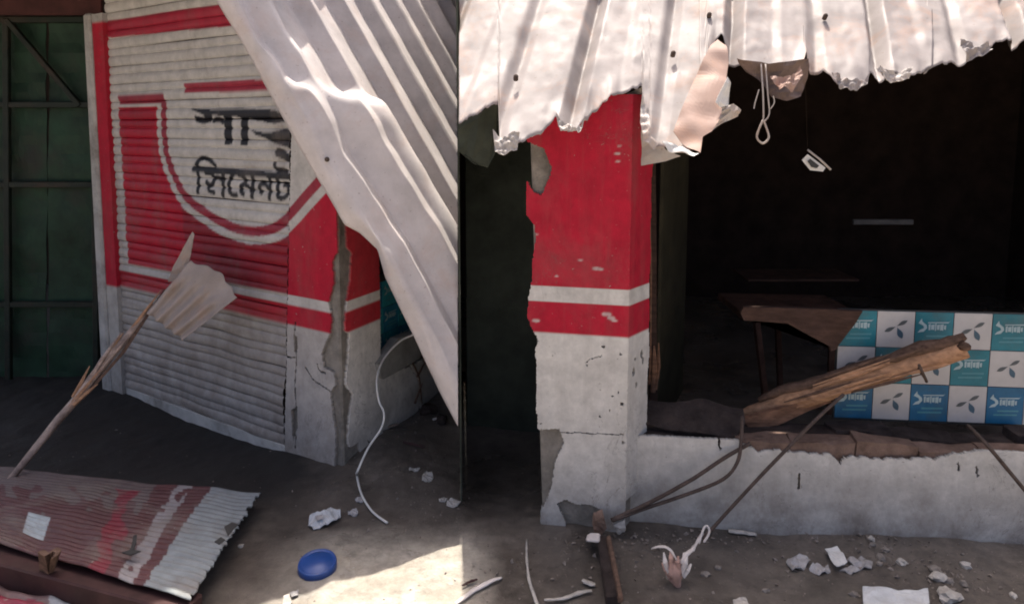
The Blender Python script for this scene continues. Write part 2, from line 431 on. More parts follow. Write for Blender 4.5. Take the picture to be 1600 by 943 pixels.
# ================================================================== LEFT SHOP
A0, C0 = G(185, 612), G(537, 745)
FL = Frame(A0, C0)                       # shutter wall
RD = Vector((0.414, 0.91, 0)).normalized()
FR_ = Frame(C0, C0 + RD)                 # return wall of the corner pillar, going back to the right
# ---- roller shutter
_ua, _ub = FL.uv(447, 690), FL.uv(457, 230)
def uend(v): return _ua[0] + (_ub[0] - _ua[0]) * (v - _ua[1]) / (_ub[1] - _ua[1])
Uend = uend(0.3)
def rail_u(v):                            # left end of the slats
    a = FL.uv(169, 60); b = FL.uv(189, 442)
    return a[0] + (b[0] - a[0]) * (v - a[1]) / (b[1] - a[1])
Z1, Z2, Z3 = 0.867, 0.815, 0.715
UPATH = smooth_path(FL.poly([(256, 150), (256, 190), (260, 235), (270, 268), (288, 303), (315, 326), (359, 352), (398, 361), (432, 354), (456, 333), (478, 308), (503, 280), (540, 238)]))
UIN = UPATH + FL.poly([(545, 60), (256, 60)])
PANEL_L = FL.poly([(186, 168), (201, 415)])
TOPBAND = FL.poly([(140, 37), (345, 6), (520, -22), (520, 18), (356, 42), (140, 62)])
LEFTBAND = FL.poly([(120, 30), (166, 30), (169, 60), (189, 442), (120, 442)])
BAR = FL.poly([(288, 131), (425, 124), (432, 142), (290, 146)])
STUB = FL.poly([(186, 149), (258, 147), (258, 162), (188, 164)])
STUB2 = FL.poly([(187, 168), (243, 168), (241, 200), (188, 200)])
MM = FL.uv(400, 250)[0] - FL.uv(390, 250)[0]     # wall metres per 10 px near the lettering
PXW = abs(MM) / 10
def strokes(lst): return [(smooth_path(FL.poly(p), 4), wd * PXW / 2) for p, wd in lst]
# outlines of the painted letters of the second line, in letter units
GLY = {'i': [[(0.209,0.471),(0.209,0.417),(0.129,0.417),(0.129,0.0),(0.071,0.0),(0.071,0.417),(-0.008,0.417),(-0.008,0.471),(0.062,0.471),(0.054,0.481),(0.046,0.491),(0.037,0.501),(0.029,0.512),(0.022,0.522),(0.015,0.533),(0.033,0.562),(0.051,0.589),(0.07,0.614),(0.091,0.637),(0.114,0.657),(0.14,0.673),(0.169,0.685),(0.201,0.692),(0.237,0.694),(0.263,0.693),(0.289,0.69),(0.314,0.684),(0.338,0.677),(0.362,0.667),(0.386,0.656),(0.41,0.643),(0.434,0.628),(0.458,0.611),(0.483,0.593),(0.508,0.574),(0.534,0.553),(0.502,0.512),(0.468,0.539),(0.437,0.563),(0.408,0.583),(0.38,0.6),(0.353,0.614),(0.327,0.625),(0.301,0.633),(0.274,0.637),(0.246,0.639),(0.219,0.637),(0.195,0.633),(0.174,0.625),(0.154,0.614),(0.137,0.6),(0.121,0.584),(0.106,0.566),(0.093,0.546),(0.08,0.525),(0.085,0.517),(0.09,0.508),(0.097,0.5),(0.104,0.49),(0.112,0.481),(0.121,0.471)]], 'm': [[(0.055,0.122),(0.051,0.14),(0.05,0.157),(0.052,0.18),(0.058,0.201),(0.068,0.218),(0.081,0.233),(0.096,0.245),(0.113,0.255),(0.132,0.262),(0.15,0.266),(0.169,0.267),(0.198,0.265),(0.224,0.26),(0.249,0.251),(0.271,0.238),(0.291,0.223),(0.309,0.206),(0.326,0.186),(0.342,0.166),(0.357,0.143),(0.344,0.141),(0.343,0.152),(0.342,0.164),(0.341,0.176),(0.341,0.188),(0.341,0.2),(0.341,0.213),(0.341,0.417),(-0.008,0.417),(-0.008,0.471),(0.478,0.471),(0.478,0.417),(0.399,0.417),(0.399,0.0),(0.341,0.0),(0.341,0.102),(0.354,0.062),(0.337,0.088),(0.319,0.113),(0.301,0.136),(0.283,0.158),(0.264,0.176),(0.244,0.192),(0.224,0.203),(0.202,0.21),(0.179,0.213),(0.161,0.211),(0.145,0.206),(0.131,0.198),(0.121,0.187),(0.114,0.173),(0.112,0.155),(0.114,0.139),(0.12,0.125),(0.13,0.113),(0.144,0.102),(0.162,0.093),(0.184,0.084),(0.165,0.026),(0.139,0.036),(0.117,0.048),(0.099,0.061),(0.083,0.075),(0.071,0.09),(0.062,0.106)],[(0.226,0.245),(0.225,0.272),(0.222,0.296),(0.216,0.318),(0.208,0.338),(0.198,0.356),(0.186,0.371),(0.172,0.384),(0.156,0.395),(0.138,0.404),(0.118,0.411),(0.097,0.416),(0.073,0.419),(0.039,0.428),(0.029,0.374),(0.06,0.369),(0.087,0.363),(0.109,0.355),(0.127,0.344),(0.141,0.33),(0.152,0.314),(0.16,0.295),(0.165,0.271),(0.167,0.244),(0.225,0.226),(0.225,0.229),(0.226,0.232),(0.226,0.235),(0.226,0.238),(0.226,0.241)]], 'e': [[(0.234,0.056),(0.243,0.059),(0.253,0.064),(0.263,0.07),(0.29,0.023),(0.276,0.014),(0.262,0.007),(0.247,0.002),(0.231,-0.001),(0.215,-0.003),(0.2,-0.004),(0.169,-0.001),(0.141,0.007),(0.115,0.021),(0.093,0.04),(0.074,0.063),(0.058,0.091),(0.046,0.123),(0.039,0.158),(0.037,0.197),(0.04,0.237),(0.048,0.274),(0.061,0.309),(0.078,0.341),(0.099,0.369),(0.124,0.394),(0.151,0.416),(0.181,0.432),(0.212,0.445),(0.164,0.42),(0.154,0.419),(0.144,0.418),(0.134,0.418),(0.123,0.417),(0.111,0.417),(0.098,0.417),(-0.008,0.417),(-0.008,0.471),(0.269,0.471),(0.269,0.417),(0.254,0.417),(0.238,0.412),(0.221,0.404),(0.204,0.394),(0.186,0.381),(0.169,0.366),(0.152,0.348),(0.137,0.328),(0.124,0.306),(0.112,0.282),(0.104,0.256),(0.099,0.228),(0.097,0.198),(0.099,0.164),(0.104,0.136),(0.113,0.112),(0.125,0.092),(0.138,0.077),(0.154,0.066),(0.17,0.058),(0.186,0.054),(0.202,0.052),(0.214,0.053),(0.225,0.054)]], 'n': [[(0.327,0.258),(0.327,0.269),(0.327,0.281),(0.327,0.417),(-0.008,0.417),(-0.008,0.471),(0.465,0.471),(0.465,0.417),(0.385,0.417),(0.385,0.0),(0.327,0.0),(0.327,0.184),(0.339,0.142),(0.322,0.164),(0.304,0.185),(0.285,0.204),(0.265,0.222),(0.245,0.237),(0.224,0.249),(0.204,0.258),(0.183,0.264),(0.164,0.266),(0.146,0.264),(0.13,0.259),(0.116,0.251),(0.105,0.24),(0.099,0.225),(0.097,0.207),(0.099,0.193),(0.104,0.18),(0.113,0.168),(0.125,0.158),(0.142,0.148),(0.162,0.139),(0.133,0.086),(0.105,0.1),(0.081,0.117),(0.061,0.137),(0.046,0.159),(0.038,0.183),(0.035,0.21),(0.037,0.233),(0.043,0.254),(0.053,0.271),(0.066,0.286),(0.081,0.299),(0.098,0.308),(0.117,0.315),(0.135,0.319),(0.154,0.32),(0.18,0.319),(0.204,0.314),(0.226,0.307),(0.248,0.296),(0.268,0.284),(0.287,0.269),(0.306,0.253),(0.324,0.235),(0.341,0.215),(0.331,0.212),(0.329,0.224),(0.328,0.235),(0.328,0.246)]], 't': [[(0.284,0.516),(0.273,0.523),(0.258,0.528),(0.238,0.529),(0.167,0.529),(0.137,0.53),(0.112,0.532),(0.091,0.536),(0.074,0.541),(0.059,0.548),(0.045,0.557),(0.033,0.568),(0.023,0.581),(0.015,0.596),(0.009,0.613),(0.006,0.631),(0.005,0.65),(0.005,0.657),(0.005,0.663),(0.006,0.67),(0.006,0.676),(0.007,0.683),(0.008,0.69),(0.064,0.687),(0.063,0.681),(0.063,0.676),(0.062,0.672),(0.062,0.667),(0.061,0.663),(0.061,0.658),(0.062,0.647),(0.063,0.637),(0.065,0.628),(0.067,0.62),(0.071,0.613),(0.076,0.607),(0.084,0.6),(0.094,0.594),(0.106,0.589),(0.122,0.586),(0.141,0.584),(0.164,0.584),(0.223,0.584),(0.247,0.583),(0.269,0.581),(0.286,0.578),(0.301,0.572),(0.314,0.565),(0.326,0.556),(0.334,0.547),(0.341,0.536),(0.346,0.523),(0.35,0.508),(0.352,0.49),(0.354,0.471),(0.299,0.471),(0.297,0.49),(0.292,0.504)],[(0.369,0.143),(0.354,0.116),(0.335,0.093),(0.314,0.072),(0.295,0.057),(0.275,0.044),(0.253,0.033),(0.231,0.025),(0.206,0.02),(0.181,0.018),(0.163,0.019),(0.147,0.022),(0.133,0.026),(0.12,0.033),(0.109,0.04),(0.1,0.048),(0.092,0.058),(0.086,0.07),(0.08,0.083),(0.075,0.098),(0.073,0.119),(0.072,0.145),(0.072,0.417),(-0.008,0.417),(-0.008,0.471),(0.437,0.471),(0.437,0.417),(0.13,0.417),(0.13,0.155),(0.131,0.135),(0.132,0.12),(0.134,0.108),(0.137,0.1),(0.14,0.093),(0.143,0.089),(0.154,0.08),(0.168,0.074),(0.185,0.073),(0.204,0.074),(0.223,0.079),(0.241,0.087),(0.258,0.097),(0.273,0.109),(0.287,0.123),(0.3,0.139),(0.312,0.155),(0.321,0.173),(0.327,0.19),(0.331,0.208),(0.332,0.226),(0.331,0.241),(0.327,0.253),(0.32,0.263),(0.31,0.27),(0.297,0.274),(0.28,0.276),(0.274,0.275),(0.267,0.275),(0.26,0.274),(0.253,0.273),(0.247,0.272),(0.24,0.27),(0.232,0.324),(0.241,0.326),(0.251,0.328),(0.262,0.33),(0.272,0.331),(0.283,0.332),(0.294,0.332),(0.312,0.331),(0.329,0.328),(0.344,0.322),(0.358,0.313),(0.37,0.302),(0.379,0.288),(0.386,0.272),(0.39,0.252),(0.391,0.229),(0.389,0.2),(0.382,0.171)]]}
def gpx(x0, gx, gy):
    x = 304 + (x0 + gx) * 64.5
    return (x, 262 + (x - 302) * .085 + (0.471 - gy) * 84)
GLINES = [FL.poly([gpx(x0, px_ * sc, py_) for px_, py_ in lp]) for ch, x0, sc in (('i', 0, 1), ('e', .78, 1), ('m', 1.05, 1), ('n', 1.53, .85), ('t', 1.92, 1)) for lp in GLY[ch]]
GGROUP = []
for ch in ('i', 'e', 'm', 'n', 't'):
    GGROUP.append([GLINES.pop(0) for _ in GLY[ch]])
INKS = strokes([
    ([gpx(0, -.02, .45), gpx(0, 1.2, .45), gpx(0, 2.36, .45)], 6.5),
    # the one second-line letter drawn by brush
    ([gpx(.26, x, y) for x, y in ((.03, .40), (.13, .40), (.22, .33), (.21, .22), (.12, .17), (.05, .22))], 5.5),
    ([gpx(.26, x, y) for x, y in ((.21, .26), (.30, .33), (.44, .28))], 5), ([gpx(.26, .45, .46), gpx(.26, .45, .24), gpx(.26, .45, 0)], 6),
    ([gpx(.26, x, y) for x, y in ((.05, .20), (.12, .07), (.24, .04))], 5),
    ([gpx(.24, 0, .455), gpx(.24, .3, .455), gpx(.24, .6, .455)], 5.5),
    # first line
    ([(306, 185), (316, 188), (326, 186), (322, 178)], 6),
    ([(334, 188), (342, 186), (348, 190)], 5),
    ([(436, 237), (446, 242), (456, 250)], 9),
    ([(433, 210), (448, 222), (462, 230)], 7),
])
GBOX = (FL.uv(455, 330)[1], FL.uv(302, 235)[1], FL.uv(296, 270)[0])
INKP = [FL.poly(p) for p in (
    [(296, 170), (330, 171), (380, 170), (430, 172), (446, 182), (440, 186), (404, 188), (380, 184), (352, 181), (318, 180)],
    [(349, 178), (362, 178), (364, 225), (352, 226)],
    [(375, 178), (387, 178), (389, 226), (377, 226)],
    [(404, 176), (440, 176), (452, 188), (430, 192), (412, 190)],
    [(392, 201), (404, 205), (424, 206), (446, 200), (456, 203), (462, 226), (448, 229), (428, 222), (412, 214), (400, 210)],
    [(318, 176), (333, 176), (330, 190), (320, 189)])]
def paintL(U, V):
    c = np.empty(U.shape + (3,)); c[:] = WHITE
    low = V < Z3
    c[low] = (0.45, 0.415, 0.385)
    shut = U < uend(V) - .006
    pl = np.interp(V, [PANEL_L[1][1], PANEL_L[0][1]], [PANEL_L[1][0], PANEL_L[0][0]])
    inside = inpoly(U, V, UIN); d = dline(U, V, UPATH)
    panel = (V > Z1) & (V < PANEL_L[0][1]) & (U > pl) & ~inside & (d > 13.5 * PXW)
    right = (V > Z1) & ~inside & (d > 13.5 * PXW) & (U > FL.uv(380, 300)[0]) & (V < FL.uv(500, 250)[1])
    c[panel | right] = RED
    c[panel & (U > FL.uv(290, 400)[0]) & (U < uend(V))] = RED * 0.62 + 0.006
    c[(d < 5 * PXW) & (V < FL.uv(256, 160)[1])] = DKRED
    c[(V > Z3) & (V < Z2) & (U > 0)] = RED
    c[inpoly(U, V, TOPBAND)] = np.array((0.40, 0.02, 0.045)); c[inpoly(U, V, BAR)] = DKRED * 1.2
    c[inpoly(U, V, STUB)] = DKRED; c[inpoly(U, V, STUB2)] = RED * .8
    k = np.zeros(U.shape, bool)
    for p, wd in INKS: k |= dline(U, V, p) < wd
    for p in INKP: k |= inpoly(U, V, p)
    box = (V > GBOX[0]) & (V < GBOX[1]) & (U > GBOX[2])
    if box.any():
        ub, vb = U[box], V[box]; kk = np.zeros(ub.shape, bool)
        for grp in GGROUP:
            one = np.zeros(ub.shape, bool)
            for lp in grp: one ^= inpoly(ub, vb, lp)
            for lp in grp: one |= dline(ub, vb, lp + lp[:1]) < 1.0 * PXW
            kk |= one
        k[box] |= kk
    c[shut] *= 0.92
    c[k & (U < uend(V) - 0.004)] = INK
    return c
def paintLrail(U, V):
    c = np.empty(U.shape + (3,)); c[:] = WHITE * .8
    c[V > Z3] = RED * 0.95
    c[V > FL.uv(150, 36)[1]] = WHITE * .7
    return c
shutter = empty('roller_shutter', FL.P(1.0, 0, 0), 'white and red roller shutter painted with black lettering, left of the cracked corner pillar', 'shutter')
PITCH_S = 0.106
prof = [(0.0, -0.008), (0.03, -0.001), (0.10, 0.003), (0.28, 0.006), (0.46, 0.003), (0.535, -0.002), (0.57, -0.006), (0.605, -0.001), (0.70, 0.003), (0.86, 0.002), (0.965, -0.002), (1.0, -0.0081)]
zb = 0.05
nsl = 23
for k in range(nsl):
    z0 = zb + k * PITCH_S
    u0 = rail_u(z0) + (-0.012 if k % 1 == 0 else 0); u1 = uend(z0 + .05) - 0.010 - max(0, z0 - 1.85) * .55
    us = np.arange(u0, u1, 0.006)
    tilt = RND.uniform(-.002, .002)
    V1 = [z0 + a * PITCH_S for a, _ in prof]
    # finer rows for crisp print
    vv = []; dd = []
    for i in range(len(prof) - 1):
        for s in (0, .5):
            vv.append(V1[i] + (V1[i + 1] - V1[i]) * s); dd.append(prof[i][1] + (prof[i + 1][1] - prof[i][1]) * s)
    vv.append(V1[-1]); dd.append(prof[-1][1])
    U, V = np.meshgrid(us, np.array(vv))
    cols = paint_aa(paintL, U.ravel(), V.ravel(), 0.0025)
    verts = []
    for j in range(len(vv)):
        for u in us:
            de = 0.006 * noise.noise(Vector((u * 2.1, k * 0.8, 0.3))) + (0.018 * noise.noise(Vector((u * 3.3, vv[j] * 4, 5))) if vv[j] < 0.6 else 0)
            verts.append(FL.P(u, vv[j] + tilt * u + 0.004 * noise.noise(Vector((u * 1.7, k * .7, 9))), dd[j] + de))
    nu = len(us)
    faces = [(j * nu + i, j * nu + i + 1, (j + 1) * nu + i + 1, (j + 1) * nu + i) for j in range(len(vv) - 1) for i in range(nu - 1)]
    me = bpy.data.meshes.new('slat'); me.from_pydata(verts, [], faces); set_paint(me, cols)
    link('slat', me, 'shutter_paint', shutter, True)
# bottom bar and the two guide rails
def rail(name, fu0, fu1, v0, v1, paint):
    n = 120; vs = np.linspace(v0, v1, n); sec = [(0, -0.02), (0, 0.028), (1, 0.028), (1, -0.02)]
    verts, us_, vs_ = [], [], []
    for v in vs:
        for a, d in sec:
            u = fu0(v) + (fu1(v) - fu0(v)) * a; verts.append(FL.P(u, v, d + .002 * noise.noise(Vector((v * 5, 0, a))))); us_.append(u); vs_.append(v)
    faces = [(j * 4 + i, j * 4 + i + 1, (j + 1) * 4 + i + 1, (j + 1) * 4 + i) for j in range(n - 1) for i in range(3)] + [(3, 2, 1, 0), tuple((n - 1) * 4 + i for i in range(4))]
    me = bpy.data.meshes.new(name); me.from_pydata(verts, [], faces); set_paint(me, paint_aa(paint, np.array(us_), np.array(vs_)))
    return link(name, me, 'wall_paint', shutter)
RW = FL.uv(168, 60)[0] - FL.uv(150, 36)[0]
rail('guide_rail', lambda v: rail_u(v) - RW, rail_u, 0.0, FL.uv(150, 24)[1], paintLrail)
fbox('backing', FL, rail_u(1.2) - .1, Uend + .01, -.05, 2.4, -.09, -.06, 'dark_wall', shutter, .003)  # added panel that stops sun leaking between the slats
fbox('bottom_bar', FL, rail_u(0.03) + .004, Uend - 0.016, -0.06, zb + 0.004, -0.016, 0.006, 'jamb_white', shutter, 0.003)
# ---- wall left of the shutter
jamb = empty('concrete_jamb', FL.P(-0.05, 0, 0), 'pale concrete jamb between the green gate and the shutter', 'jamb')
def jb(v): return rail_u(v) - RW
zt = FL.uv(150, 22)[1]
hexa('post', [FL.P(jb(0) - 0.10, -0.1, 0.045), FL.P(jb(0) - 0.003, -0.1, 0.045), FL.P(jb(0) - 0.003, -0.1, -0.15), FL.P(jb(0) - 0.10, -0.1, -0.15),
              FL.P(jb(zt) - 0.075, zt, 0.045), FL.P(jb(zt) - 0.003, zt, 0.045), FL.P(jb(zt) - 0.003, zt, -0.15), FL.P(jb(zt) - 0.075, zt, -0.15)], 'jamb_white', jamb, 0.012)

# ---- corner pillar
pil = empty('corner_pillar', FL.P(FL.L - .1, 0, 0), 'red and white corner pillar with plaster broken off its edge', 'pillar')
PT = 1.79
cu0 = Uend - 0.03
def pw(u): return FL.P(u, 0, 0)
DR = FR_.uv(594, 560)[0]                                   # width of the return face
def lcore(z):
    c_ = uend(z) - .006
    return [FL.P(c_, z, -.012), FL.P(FL.L - .012, z, -.012), FR_.P(DR - .01, z, -.012), FL.P(c_, z, -.012) + FR_.u * DR]
hexa('core', lcore(-.1) + lcore(PT), 'cement', pil, 0.010)
front_edge = FL.poly([(545, 240), (540, 386), (524, 398), (520, 410), (523, 440), (514, 470), (519, 500), (516, 520), (503, 551), (507, 574), (522, 581), (525, 600), (516, 613), (520, 640), (526, 680), (522, 760)])
CRK = [smooth_path(FL.poly(p), 3) for p in (
    [(463, 502), (461, 530), (464, 560), (462, 600), (465, 650), (463, 700)],
    [(478, 572), (490, 592), (505, 602), (520, 612)], [(448, 556), (455, 558), (462, 557)], [(497, 568), (500, 578), (510, 582)])]
SCAR = FL.poly([(459, 522), (466, 526), (466, 550), (460, 548)]); SCAR2 = FL.poly([(456, 640), (466, 632), (467, 668), (459, 690)])
def keepF(U, V):
    e = np.interp(V, [p[1] for p in front_edge[::-1]], [p[0] for p in front_edge[::-1]])
    k = (U < np.minimum(e, FL.L + .004)) & (U > uend(V) - .004)
    for p in CRK: k &= dline(U, V, p) > 0.0042
    return k & ~inpoly(U, V, SCAR) & ~inpoly(U, V, SCAR2)
plaster('front_plaster', FL, cu0 + .001, FL.L + .004, -0.05, PT, keepF, paintL, -0.012, 0.006, 'wall_paint', pil)
side_edge = FR_.poly([(540, 240), (541, 384), (549, 394), (546, 440), (541, 470), (538, 515), (545, 521), (543, 560), (539, 600), (551, 615), (545, 650), (543, 690), (548, 706), (560, 690), (566, 760)])
CRK2 = [smooth_path(FR_.poly(p), 3) for p in ([(556, 560), (572, 552), (585, 562)],)]
def keepS(U, V):
    e = np.interp(V, [p[1] for p in side_edge[::-1]], [p[0] for p in side_edge[::-1]])
    return (U > np.maximum(e, -.004))
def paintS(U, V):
    c = np.empty(U.shape + (3,)); c[:] = WHITE * 1.4  # white and red lifted to stand in for sunlit ground bounce
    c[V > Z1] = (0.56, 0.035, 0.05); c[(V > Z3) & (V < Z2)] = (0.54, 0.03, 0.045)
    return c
plaster('side_plaster', FR_, -.004, DR, -0.05, PT, keepS, paintS, -0.012, 0.006, 'wall_paint', pil, seed=4)

# ---- low wall, sill slab and poster behind the pillar
lw = empty('low_side_wall', FR_.P(DR + .5, 0, 0), 'low off-white wall running back from the cracked corner pillar', 'wall')
LH = FR_.uv(640, 566)[1]
LE = FR_.uv(710, 600)[0]
fbox('core', FR_, DR - .012, LE, -0.1, LH, -0.2, -0.03, 'cement', lw, 0.008)
TOPW = FR_.poly([(585, 580), (600, 586), (620, 582), (640, 574), (660, 563), (680, 556), (700, 545), (720, 540)])
CR3 = [FR_.poly(p) for p in ([(640, 565), (655, 590), (660, 610), (658, 640)], [(655, 590), (664, 565)], [(664, 560), (672, 586)])]
def keepW(U, V):
    k = V < np.interp(U, [p[0] for p in TOPW], [p[1] for p in TOPW])
    for p in CR3: k &= dline(U, V, p) > 0.006
    return k
def paintW(U, V):
    c = np.empty(U.shape + (3,)); c[:] = WHITE * 1.45; return c  # white lifted to make up for bounce light missing here
plaster('plaster', FR_, DR + .002, LE + .005, -0.05, LH + .05, keepW, paintW, -0.03, -0.012, 'wall_paint', lw, 0.008, 9)
sl = [FR_.P(DR + .012, *q) for q in ()]
q = [(592, 568), (596, 588), (600, 592), (655, 560), (660, 548), (645, 520), (622, 528)]
slab('cement_sill_slab', [hitp(x, y, FR_.P(0, 0, 0.03), FR_.n) for x, y in q], 0.05, 'concrete', None, FR_.n, 0.006, 2)
tag(bpy.context.scene.objects['cement_sill_slab'], 'tilted grey cement slab lying on the low wall beside the corner pillar', 'slab')

def tile(parent, fr, u0, u1, v0, v1, d, kind, logo=True, small=False):
    g = 0.0015
    mt = {'w': 'tile_white', 't': 'tile_teal', 'b': 'tile_blue', 'p': 'poster_teal', 'q': 'poster_blue'}[kind]
    o = fbox('printed_square', fr, u0 + g, u1 - g, v0 + g, v1 - g, d, d + 0.004, mt, parent, 0.0008)
    if not logo: return o
    cx, cz, s = (u0 + u1) / 2, (v0 + v1) / 2, (u1 - u0) / 60.0        # 60 units = one square
    def petal(pts, m): mesh('emblem', *ngon([fr.P(cx + x * s, cz + y * s, d + 0.0052) for x, y in pts]), m, o)
    def ngon(p): return p, [tuple(range(len(p)))]
    def leaf(x0, y0, x1, y1, wd, n=8):
        L = math.hypot(x1 - x0, y1 - y0); tx, ty = (x1 - x0) / L, (y1 - y0) / L
        up = [(x0 + tx * L * i / n - ty * wd * math.sin(math.pi * (i / n) ** 1.3), y0 + ty * L * i / n + tx * wd * math.sin(math.pi * (i / n) ** 1.3)) for i in range(n + 1)]
        dn = [(x0 + tx * L * i / n + ty * wd * math.sin(math.pi * (i / n) ** 1.3), y0 + ty * L * i / n - tx * wd * math.sin(math.pi * (i / n) ** 1.3)) for i in range(n - 1, 0, -1)]
        return dn[::-1][::-1] + up if False else up + dn
    if kind == 'w':
        petal(leaf(1, 6, 18, 16, 3.2), 'logo_grey'); petal(leaf(0, 5, -18, -4, 3.4), 'logo_grey'); petal(leaf(2, 4, 11, -15, 4.6), 'logo_dark')
    else:
        petal([(-25, 12), (-20, 20), (-19, 15), (-12, 9), (-11, 4), (-16, -2), (-26, -4), (-22, 1), (-16, 4), (-17, 8)], 'logo_pale')
        x = -9
        for wd, hh in ((4, 8), (6, 7), (3, 9), (5, 7), (6, 8), (4, 6)):           # a word too small to read
            petal([(x, 4 + .8 * hh), (x + wd - .7, 5 + .8 * hh), (x + wd - 1, 8 - hh), (x + wd * .5, 6 - .6 * hh), (x + .3, 8.5 - hh)], 'logo_pale'); x += wd
        petal([(-10, 12.2), (21, 13.0), (25, 17), (22, 15), (-10, 14)], 'logo_pale')
        petal([(-12, -8), (22, -7), (22, -10), (-12, -11)], 'logo_mid'); petal([(-18, -15), (20, -14), (20, -17), (-18, -18)], 'logo_mid')
    return o
ps = empty('blue_poster_board', FR_.P(DR + .3, LH, -.25), 'narrow glimpse of a blue printed board beside the corner pillar', 'poster')
FP = Frame(FR_.P(DR + .012, 0, -.075), FR_.P(DR + 1, 0, -.075))
fbox('backing', FP, -.1, .71, LH + .02, LH + .52, -.015, -.001, 'dark_plastic', ps, .001)
for r in range(3):
    for c in range(5):
        tile(ps, FP, c * .145 - .02, c * .145 + .125, LH + .05 + r * .145, LH + .195 + r * .145, 0, 'p' if (r + c) % 2 else 'q', True)
FPb = []
for k, (a, b) in enumerate(((600, 440), (604, 440), (612, 455), (618, 460))):
    pass

for k, (a, b, c) in enumerate((((642, 562), (655, 590), (659, 630)), ((652, 588), (662, 570), (668, 556)), ((660, 556), (668, 572), (676, 588)), ((648, 630), (657, 606), (660, 598)))):
    tag(tube('dry_twig', [hitp(x, y, FR_.P(0, 0, .02 + .01 * k), FR_.n) for x, y in (a, b, c)], [.007, .006, .004], 'bark', None, 5, .2, sub=3), ['long bent twig against the low side wall', 'short upright twig forking from the bent twig', 'twig nearest the fallen roof sheet', 'lowest twig at the foot of the low side wall'][k], 'twig', 'twigs on the low side wall')
# ---- green gate on the far left, lintel over it
GY = 4.72
g = empty('green_metal_gate', (-3.4, GY, 0), 'dark green metal gate with a diagonal brace at the far left', 'gate')
def gp(px, py, dy=0.0): return PY(px, py, GY + dy)
def bar(name, a, b, wpx, parent, mat='gate_bar', dy=-0.03, th=0.035):
    a, b = gp(*a, dy), gp(*b, dy); d = (b - a).normalized(); n = Vector((0, -1, 0)); s = d.cross(n).normalized() * (wpx * GY / FPX / 2)
    c = [a - s + n * th, b - s + n * th, b - s, a - s, a + s + n * th, b + s + n * th, b + s, a + s]
    return hexa(name, c, mat, parent, 0.004)
for (y0, y1) in ((36, 160), (168, 284), (292, 470), (478, 640)):
    for (x0, x1) in ((-90, 10), (16, 73), (76, 152)):
        p = [gp(x0, y1), gp(x1, y1), gp(x1, y0), gp(x0, y0)]
        slab('panel', p, 0.006, 'gate_green', g, Vector((0, -1, 0)), 0.02, 3)
for y in (32, 164, 288, 474): bar('crossbar', (-90, y), (156, y), 9, g)
for x in (-40, 13, 150): bar('upright', (x, 30), (x + 4, 640), 9, g, dy=-0.034)
bar('diagonal_brace', (14, 32), (128, 166), 8, g, dy=-0.038)
tag(hexa('gate_lintel', [PY(x, y, Y) for Y in (4.66, 4.5) for x, y in ()] or [
    PY(-200, 24, 4.55), PY(160, 24, 4.55), PY(160, 24, 4.95) , PY(-200, 24, 4.95), PY(-200, -30, 4.55), PY(160, -30, 4.55), PY(160, -30, 4.95), PY(-200, -30, 4.95)], 'lintel_red', None, 0.01),
    'dark reddish beam across the top of the green gate', 'beam')

# ---- fallen corrugated roof sheet
HD = Vector((0.227, 0.958, 0.174)).normalized()
CREST = [(371, 0), (401, 64), (428, 94), (462, 158), (492, 202), (510, 250), (547, 303), (566, 330), (584, 361), (608, 392), (640, 450), (676, 517), (715, 592), (735, 632)]
crest3 = []
ylist = [p[1] for p in CREST]
for (x, y) in CREST: crest3.append(PY(x, y, 3.0 - 0.06 * y / 600))
d0 = (crest3[-1] - crest3[0]).normalized()
up0 = (crest3[0] - crest3[3]).normalized()
pre = [crest3[0] + up0 * k for k in (0.3, 0.2, 0.1, 0.05)]
path = pre + crest3
# resample
cum = [0]
for a, b in zip(path[:-1], path[1:]): cum.append(cum[-1] + (b - a).length)
NS = 150
ss = np.linspace(0, cum[-1], NS)
cp3 = [Vector([float(np.interp(s, cum, [p[i] for p in path])) for i in range(3)]) for s in ss]
s_top = cum[4]
straight = [cp3[0].lerp(cp3[-1], i / (NS - 1)) for i in range(NS)]
HD2 = Vector((0.74, 0.56, 0.30)).normalized()
NN = d0.cross(HD).normalized()
if NN.dot(CAM - crest3[0]) < 0: NN = -NN
def tri_wave(x, sharp=0.0):
    x = x % 1.0; return 0.5 - 0.5 * math.cos(2 * math.pi * x)
def pan(x):                    # wide pan, steep face towards the viewer, hidden fall
    x = x % 1.0
    if x < .55: return -0.012 * x / .55
    if x < .72: k = (x - .55) / .17; return -0.012 + 0.050 * k
    if x < .80: return 0.038
    k = (x - .80) / .20; return 0.038 * (1 - k)
def saw(x, k):                 # rises slowly over k, drops over 1-k
    x = x % 1.0
    return (0.5 - 0.5 * math.cos(math.pi * x / k)) if x < k else (0.5 + 0.5 * math.cos(math.pi * (x - k) / (1 - k)))
ts = np.concatenate([np.linspace(0, 1.2, 190), np.linspace(1.22, 4.6, 190)])
verts = []
S0 = s_top + 0.43
